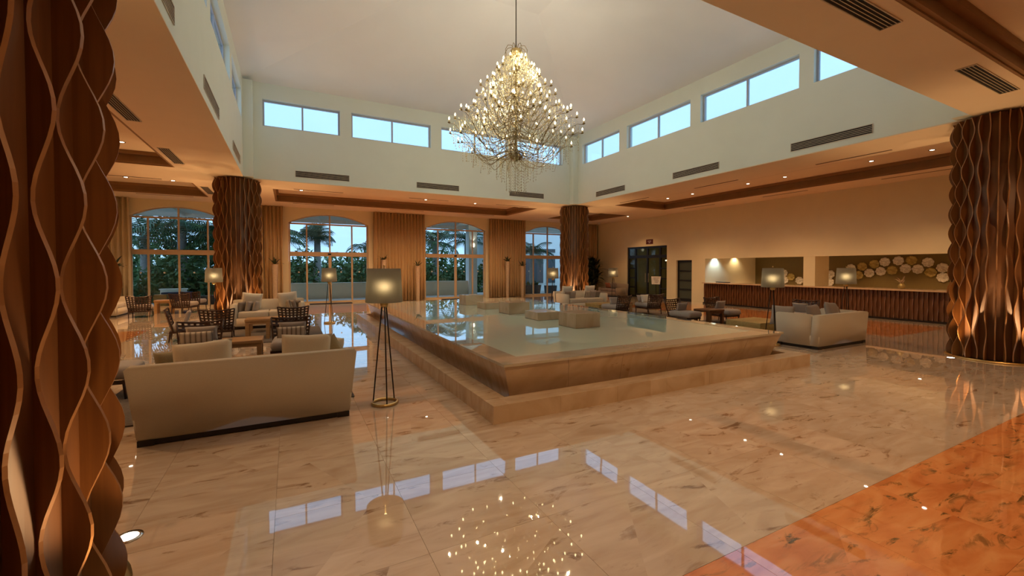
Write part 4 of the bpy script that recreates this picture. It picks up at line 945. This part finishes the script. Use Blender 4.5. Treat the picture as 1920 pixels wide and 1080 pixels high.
for k in range(8):
    a = TAU*k/8; d = (math.cos(a), math.sin(a)); pts = [(.05,6.84),(.12,6.95),(.22,6.93),(.28,6.82),(.26,6.66)]
    obj('crown_scroll', MB().tube([(r_*d[0], r_*d[1], z) for r_, z in pts], .007, 5), 'ormolu', chd, smooth=True)
candle = MB().lathe([(.0,-.02),(.022,-.012),(.034,.0),(.036,.006),(.013,.008),(.011,.055),(0,.056)], 8).mesh('candle_cup', True); setmat(candle, M['ormolu'])
flame = MB().lathe([(0,.055),(.016,.07),(.020,.088),(.012,.112),(0,.135)], 7).mesh('bulb', True); setmat(flame, M['bulb'])
def strand_mesh(L_, n_):
    b_ = MB()
    for k in range(n_):
        z = -L_*(k+.5)/n_; r_ = .010 if k < n_-1 else .014; hh = L_/n_*.46
        b_.add([(0,0,z+hh),(r_,0,z),(0,r_,z),(-r_,0,z),(0,-r_,z),(0,0,z-hh)], [(0,1,2),(0,2,3),(0,3,4),(0,4,1),(5,2,1),(5,3,2),(5,4,3),(5,1,4)])
    me = b_.mesh('crystal_strand'); setmat(me, M['crystal']); return me
STR = {L_: strand_mesh(L_, n_) for L_, n_ in ((.16,3),(.28,5),(.42,7),(.6,9),(.82,12))}
tiers = [(6.58,.30,5,6.40,0),(6.40,.44,6,6.20,.3),(6.08,.70,9,5.85,.1),(5.92,.86,10,5.70,.4),(5.62,1.00,11,5.40,.2),(5.38,1.14,12,5.15,.0),(5.18,1.45,13,4.80,.3),(4.94,1.63,13,4.45,.1),(4.66,1.40,11,4.36,.25),(4.98,1.22,9,4.60,.6),(6.24,.56,8,6.05,.2),(5.80,.62,8,5.6,.5),(5.52,.58,8,5.3,.1),(5.22,.80,9,4.95,.3)]
bulbs = []
for ti, (z, r_, n_, za, ph) in enumerate(tiers):
    drop = .10+.16*r_
    pts = []
    for k in range(13):
        t = k/12; rr = .03+(r_-.03)*t; zz = za+(z-.02-za)*t**1.3 - drop*math.sin(PI*min(1,t*1.12))*(1-.35*t) + .05*r_*math.sin(TAU*1.5*t)
        if k == 12: zz = z-.02
        pts.append((rr, .07*r_*math.sin(TAU*1.1*t), zz))
    am = MB().tube(pts, [.010-.004*k/12 for k in range(13)], 5)
    k0 = 7; cpts = [pts[k0]]+[(pts[k0][0]+.10*r_*math.sin(PI*q/5)+.08*r_*q/5, pts[k0][1]+.10*r_*(1-math.cos(PI*q/5)), pts[k0][2]+.13*r_*math.sin(TAU*q/6)) for q in range(1,6)]
    am.tube(cpts, .0045, 4)
    me = am.mesh('arm', True); setmat(me, M['ormolu'])
    for k in range(n_):
        a = ph+TAU*k/n_+rnd.uniform(-.05,.05); dz = rnd.uniform(-.05,.05)
        A = obj('arm', me, None, chd, (0,0,dz), (0,0,a))
        obj('candle_cup', candle, None, A, (r_,pts[-1][1],z)); obj('bulb', flame, None, A, (r_,pts[-1][1],z))
        bulbs.append((r_*math.cos(a), r_*math.sin(a), z+dz+.1))
        sl = .16 if r_ < .8 else (.28 if k % 2 else .42 if r_ > 1.3 else .28)
        obj('crystal_strand', STR[sl], None, A, (r_*.93, pts[11][1], z-.045))
        if r_ > 1.0: obj('crystal_strand', STR[.28 if k % 2 else .16], None, A, (r_*.70, pts[8][1], pts[8][2]-.01))
for rr, n_, L_, z in ((.05,5,.82,4.27),(.14,9,.82,4.30),(.24,11,.82,4.30),(.34,12,.6,4.33),(.48,13,.6,4.36),(.64,14,.42,4.40),(.82,15,.42,4.44),(1.02,16,.28,4.46),(1.22,17,.28,4.50)):
    for k in range(n_):
        a = TAU*k/n_+rr*3; obj('crystal_strand', STR[L_], None, chd, (rr*math.cos(a), rr*math.sin(a), z+rnd.uniform(-.03,.02)))
hb_ = MB()
for rr, z in ((.14,4.305),(.34,4.335),(.64,4.405),(1.02,4.465)):
    hb_.tube([(rr*math.cos(TAU*k/40), rr*math.sin(TAU*k/40), z) for k in range(40)], .005, 4, closed=True)
for k in range(10):
    a = TAU*k/10; hb_.tube([(.1*math.cos(a),.1*math.sin(a),4.30),(.6*math.cos(a),.6*math.sin(a),4.40),(1.22*math.cos(a),1.22*math.sin(a),4.505)], .004, 4)
obj('strand_hoops', hb_, 'ormolu', chd)
dm = MB()
def env(z): 
    for (z0,r0),(z1,r1) in zip([(4.5,1.5),(4.9,1.6),(5.25,1.3),(5.6,1.0),(6.1,.7),(6.6,.3)],[(4.9,1.6),(5.25,1.3),(5.6,1.0),(6.1,.7),(6.6,.3),(6.8,.15)]):
        if z0 <= z <= z1: return r0+(r1-r0)*(z-z0)/(z1-z0)
    return .2
for k in range(4200):
    z = rnd.uniform(4.5, 6.75); R0 = env(z); rr = R0*math.sqrt(rnd.uniform(.05,1)); a = rnd.random()*TAU; q = rnd.uniform(.007,.014)
    x, y = rr*math.cos(a), rr*math.sin(a)
    dm.add([(x,y,z+q*1.8),(x+q,y,z),(x,y+q,z),(x-q,y,z),(x,y-q,z),(x,y,z-q*2.2)], [(0,1,2),(0,2,3),(0,3,4),(0,4,1),(5,2,1),(5,3,2),(5,4,3),(5,1,4)])
    if k % 5 == 0: dm.tube([(x,y,z+q),(x,y,z+q+.12)], .0012, 3, False)
o = obj('crystal_drops', dm, 'crystal', chd); o['kind'] = 'stuff'
for k in range(0, len(bulbs), 9):
    light('candle_lamp', 'POINT', bulbs[k], P_CHAND, (1,.87,.62), .018, parent=chd)
# ------------------------------------------------------------------ plant in the far right corner
pt = thing('potted_palm', 'dark leafy potted palm in the far right corner', 'plant', (16.15, 20.6, .001))
obj('pot', MB().lathe([(.2,0),(.26,.05),(.3,.42),(.32,.45),(.27,.45),(.26,.4),(0,.4)], 20), 'iron', pt, smooth=True)
b_ = MB()
for k in range(360): blade(b_, (rnd.uniform(-.3,.3),rnd.uniform(-.3,.1),.5+rnd.random()*1.6), rnd.uniform(PI*.9,TAU) if k % 4 else rnd.random()*TAU, rnd.uniform(.6,1.15)*(.9 if k % 2 else .7), .06, rnd.uniform(.2,1.3), 6, rnd.uniform(.5,1.1))
obj('leaves', b_, 'leaf_dark', pt)
obj('stems', MB().tube([(0,0,.4),(.03,0,1.5)],.02,6).tube([(.05,-.05,.4),(-.1,-.1,1.4)],.018,6).tube([(-.05,.04,.4),(.15,-.1,1.3)],.018,6), 'trunk', pt)
# ------------------------------------------------------------------ outdoors
struct('terrace_floor', MB().box(-14, RY1+.3, -.14, 26, 26.5, -.02), 'deck', 'pale terrace outside the arched windows')
struct('ground', MB().box(-60, 26.5, -.5, 80, 90, -.3).box(-60,21.9,-.5,-14,26.5,-.3), 'soil', 'garden ground beyond the terrace')
tag(obj('parapet', MB().box(-.9, 25.2, -.02, 9.99, 25.45, .78).box(-.95,25.16,.78,9.99,25.49,.83), 'stucco_warm'), 'low rendered parapet wall along the terrace', 'parapet')
tag(obj('terrace_pillar', MB().box(10.0, 25.0, -.02, 10.56, 25.56, 4.6), 'stucco'), 'square white pillar outside the third arched window', 'pillar')
tag(obj('terrace_pillar', MB().box(-7.0, 25.0, -.02, -6.45, 25.56, 4.6), 'stucco'), 'square white pillar outside the far left window', 'pillar')
tag(obj('low_wall', MB().box(-5.3, 24.9, -.02, -4.35, 25.2, .62).box(-5.34,24.86,.62,-4.31,25.24,.67), 'stucco_warm'), 'short pale garden wall outside the far left window', 'wall')
sc = thing('wall_sconce', 'glowing wall sconce on the pillar outside the third arched window', 'sconce', (10.28, 24.97, 2.95))
obj('shade', MB().lathe([(.03,0),(.075,.02),(.09,.2),(.07,.22)], 14), 'panel_glow', sc, smooth=True); obj('backplate', MB().box(-.04,.0,-.02,.04,.028,.16), 'iron', sc)
light('sconce_lamp','SPOT',(0,-.1,.25),12,(1,.9,.7),.05,(PI,0,0),90,.8,sc)
cn = thing('terrace_canopy', 'white sloping canopy over the terrace', 'canopy', (0,0,0))
obj('roof_sheet', MB().hexa([(-9,RY1+.32,4.75),(20,RY1+.32,4.75),(20,25.7,4.28),(-9,25.7,4.28),(-9,RY1+.32,4.83),(20,RY1+.32,4.83),(20,25.7,4.36),(-9,25.7,4.36)]), 'stucco', cn)
for x in (-8.5,-5,-3.2,1.0,2.4,4.8,7.2,8.8,12.6,14.2,17,19.5):
    obj('beam', MB().hexa([(x-.05,RY1+.32,4.60),(x+.05,RY1+.32,4.60),(x+.05+.5,25.6,4.14),(x-.05+.5,25.6,4.14),(x-.05,RY1+.32,4.75),(x+.05,RY1+.32,4.75),(x+.55,25.6,4.29),(x+.45,25.6,4.29)]), 'stucco', cn)
obj('edge_beam', MB().box(-9,25.55,4.1,20,25.75,4.3), 'stucco', cn)
def frond_mesh(L_, wl, n_, droop, name, m):
    b_ = MB(); pts = []
    for i in range(9):
        t = i/8; pts.append((L_*t*(1-.15*t), 0, L_*(.55*t-droop*t*t)))
    b_.tube(pts, [.025*(1-.8*i/8) for i in range(9)], 4)
    for i in range(n_):
        t = .12+.88*i/(n_-1); k = min(7, int(t*8)); f = t*8-k; p = Vector(pts[k]).lerp(Vector(pts[k+1]), f); l_ = wl*math.sin(PI*(.15+.8*t))
        for s in (-1,1):
            tip = p+Vector((.35*l_, s*l_*.8, -l_*.45)); mid = p+Vector((.15*l_, s*l_*.45, .02)); w_ = .028*L_/1.8
            b_.add([p+Vector((-w_,0,0)), mid+Vector((-w_,0,0)), tip, mid+Vector((w_,0,0)), p+Vector((w_,0,0))], [(0,1,2,3,4)])
    me = b_.mesh(name); setmat(me, M[m]); return me
FR = [frond_mesh(2.1,.62,18,.75,'frond','leaf_palm'), frond_mesh(1.9,.58,17,.45,'frond','leaf_palm'), frond_mesh(2.0,.6,18,1.05,'frond','leaf_out'), frond_mesh(1.0,.62,13,.6,'frond','leaf_palm')]
def palm(label, x, y, h, nf, sc_=1.0, kind=None, lean=0.0):
    p = thing('palm_tree', label, 'tree', (x, y, -.3), rnd.random()*6, 'palms in the garden')
    pts = [(lean*(i/6)**2, 0, h*i/6) for i in range(7)]
    obj('trunk', MB().tube(pts, [.17*sc_*(1.25-.4*i/6) for i in range(7)], 9), 'trunk', p, smooth=True)
    for k in range(nf):
        a = TAU*k/nf*2.4+rnd.random(); e = rnd.uniform(-.45,.95) if kind is None else rnd.uniform(-.7,1.7)
        f = obj('frond', FR[kind if kind is not None else k % 3], None, p, (lean,0,h-.05), (0, -e*.8+.1, a)); f.scale = (sc_*rnd.uniform(.85,1.1),)*3
def shrub(label, x, y, rx, ry, h, m, n_=1300, ls=.16):
    b_ = MB()
    for k in range(n_):
        u = rnd.gauss(0,1); v = rnd.gauss(0,1); w_ = abs(rnd.gauss(0,1)); q = math.sqrt(u*u+v*v+w_*w_)+1e-6; s = rnd.uniform(.55,1.0)*(1+.18*math.sin(5*u/q+3*v/q))
        c = Vector((rx*u/q*s, ry*v/q*s, h*w_/q*s)); a = Vector((rnd.gauss(0,1),rnd.gauss(0,1),rnd.gauss(0,1))).normalized()*ls; e = a.cross(Vector((rnd.gauss(0,1),rnd.gauss(0,1),rnd.gauss(0,1)))).normalized()*ls*.4
        b_.add([c-a, c+e, c+a, c-e], [(0,1,2,3)])
    t = thing('garden_shrub', label, 'shrub', (x,y,-.3), 0, 'shrubs and trees in the garden')
    o = obj('foliage', b_, m, t); obj('stem', MB().tube([(0,0,0),(.05,0,h*.7)],[.09,.05],7), 'trunk', t)
palm('broad palm filling the far left window', -3.3, 29.5, 3.4, 24, 1.5)
palm('palm at the right of the far left window', -1.2, 31.0, 4.1, 20, 1.3)
palm('palm at the left edge of the far left window', -7.0, 30.0, 3.6, 20, 1.4)
shrub('tall dense tree filling the far left window behind the palms', -4.2, 33, 3.6, 1.6, 5.0, 'leaf_out', 2600, .24)
palm('leaning palm high in the far left window', -5.2, 29.0, 4.4, 22, 1.35)
palm('full crowned palm with a pale trunk in the second arched window', 1.75, 33.0, 4.1, 46, 1.35, 3)
palm('short palm at the left edge of the second arched window', -.7, 35.0, 3.9, 20, 1.1)
palm('feathery palm in the middle of the third arched window', 9.7, 31.0, 3.9, 24, 1.35)
palm('slim palm at the left of the third arched window', 8.0, 34.0, 3.9, 18, 1.1)
palm('palm right of the pillar in the third arched window', 13.0, 33.0, 4.2, 20, 1.2)
palm('dark palm in the fourth arched window', 15.6, 26.8, 3.2, 20, .95)
palm('distant palm at the right of the second arched window', 5.6, 37, 3.6, 16, 1.0)
shrub('dense green hedge behind the far left parapet', -5.4, 27.4, 2.2, 1.0, 2.5, 'leaf_out', 1700)
shrub('leafy bush in the middle of the far left window', -3.0, 27.6, 1.8, 1.0, 2.2, 'leaf_out', 1500)
shrub('yellow green bush at the left of the far left window', -5.2, 26.4, 1.0, .6, 1.6, 'leaf_out2', 800, .13)
shrub('low leafy bush beside the short garden wall, right', -3.2, 25.9, .85, .5, 1.5, 'leaf_out', 900, .13)
shrub('low leafy bush beside the short garden wall, left', -6.1, 25.9, .7, .5, 1.5, 'leaf_out', 800, .13)
shrub('round bush at the right of the far left window', -.9, 28.6, 1.5, 1.1, 2.6, 'leaf_out', 1400)
shrub('dark bush left of the palm trunk in the second window', .5, 30.5, 1.5, 1.0, 3.0, 'leaf_out', 1400)
shrub('bright green bush right of the palm in the second window', 3.9, 29.5, 1.6, 1.0, 2.9, 'leaf_out', 1500)
shrub('bush at the right edge of the second window', 5.8, 31.5, 1.8, 1.0, 2.9, 'leaf_out', 1400)
shrub('bush at the left of the third window', 8.3, 29.0, 1.4, 1.0, 2.3, 'leaf_out', 1400)
shrub('yellow green bush low in the third window', 8.7, 27.2, 1.3, .7, 1.4, 'leaf_out2', 1000, .13)
shrub('bush behind the pillar in the third window', 10.9, 29.0, 1.6, 1.0, 2.6, 'leaf_out', 1500)
shrub('bush at the right of the third window', 13.2, 29.5, 1.5, 1.0, 2.4, 'leaf_out', 1400)
shrub('far line of trees behind the palms, left', -9.5, 36, 5, 2, 3.6, 'leaf_out', 2000, .28)
shrub('far line of trees behind the palms, middle', 3, 40, 5, 2, 3.0, 'leaf_out', 2000, .28)
shrub('far line of trees behind the palms, right', 11, 38, 4, 2, 3.4, 'leaf_out', 2000, .28)
def box_planter(label, x, y, sx_, sy_, h, m, plant=True):
    p = thing('box_planter', label, 'planter', (x,y,-.019), 0, 'planters on the terrace')
    obj('box', MB().hexa([(-sx_/2*.9,-sy_/2*.9,0),(sx_/2*.9,-sy_/2*.9,0),(sx_/2*.9,sy_/2*.9,0),(-sx_/2*.9,sy_/2*.9,0),(-sx_/2,-sy_/2,h),(sx_/2,-sy_/2,h),(sx_/2,sy_/2,h),(-sx_/2,sy_/2,h)]), m, p)
    if plant:
        b_ = MB()
        for k in range(90): blade(b_, (rnd.uniform(-sx_*.4,sx_*.4),rnd.uniform(-sy_*.3,sy_*.3),h-.02), rnd.random()*TAU, rnd.uniform(.3,.6), .035, rnd.uniform(.5,1.4), 4, .7)
        obj('plants', b_, 'leaf_out2', p)
box_planter('dark slate planter box outside the fourth arched window', 13.7, 23.9, 1.6, .5, .55, 'slate')
box_planter('smaller dark planter beside the slate box outside the fourth window', 15.3, 23.8, .7, .5, .5, 'slate', False)
box_planter('blue planter box outside the far left window', -4.3, 22.9, 1.0, .5, .62, 'blue_pot', False)
box_planter('ochre planter outside the far left window', -4.75, 22.5, .45, .4, .55, 'tan_pot', False)
box_planter('dark planter low in the right half of the far left window', -2.8, 23.2, 1.5, .5, .42, 'slate', False)
bd = thing('garden_building', 'pale building with tall dark windows beyond the fourth arched window', 'building', (0,0,-.3))
obj('wall', MB().box(14.4, 31.0, 0, 26, 36, 5.5), 'stucco', bd)
for k, (x0, x1, z0, z1) in enumerate(((16.35,16.85,.6,2.9),(17.0,17.9,.6,2.9),(18.1,19.2,.6,2.9),(19.4,20.4,.6,2.9),(17.0,20.4,3.2,3.6))):
    f = obj('window', MB().box(x0,30.93,z0,x1,31.0,z1), 'stucco', bd); obj('window_pane', MB().box(x0+.05,30.91,z0+.05,x1-.05,30.93,z1-.05), 'slate', f)
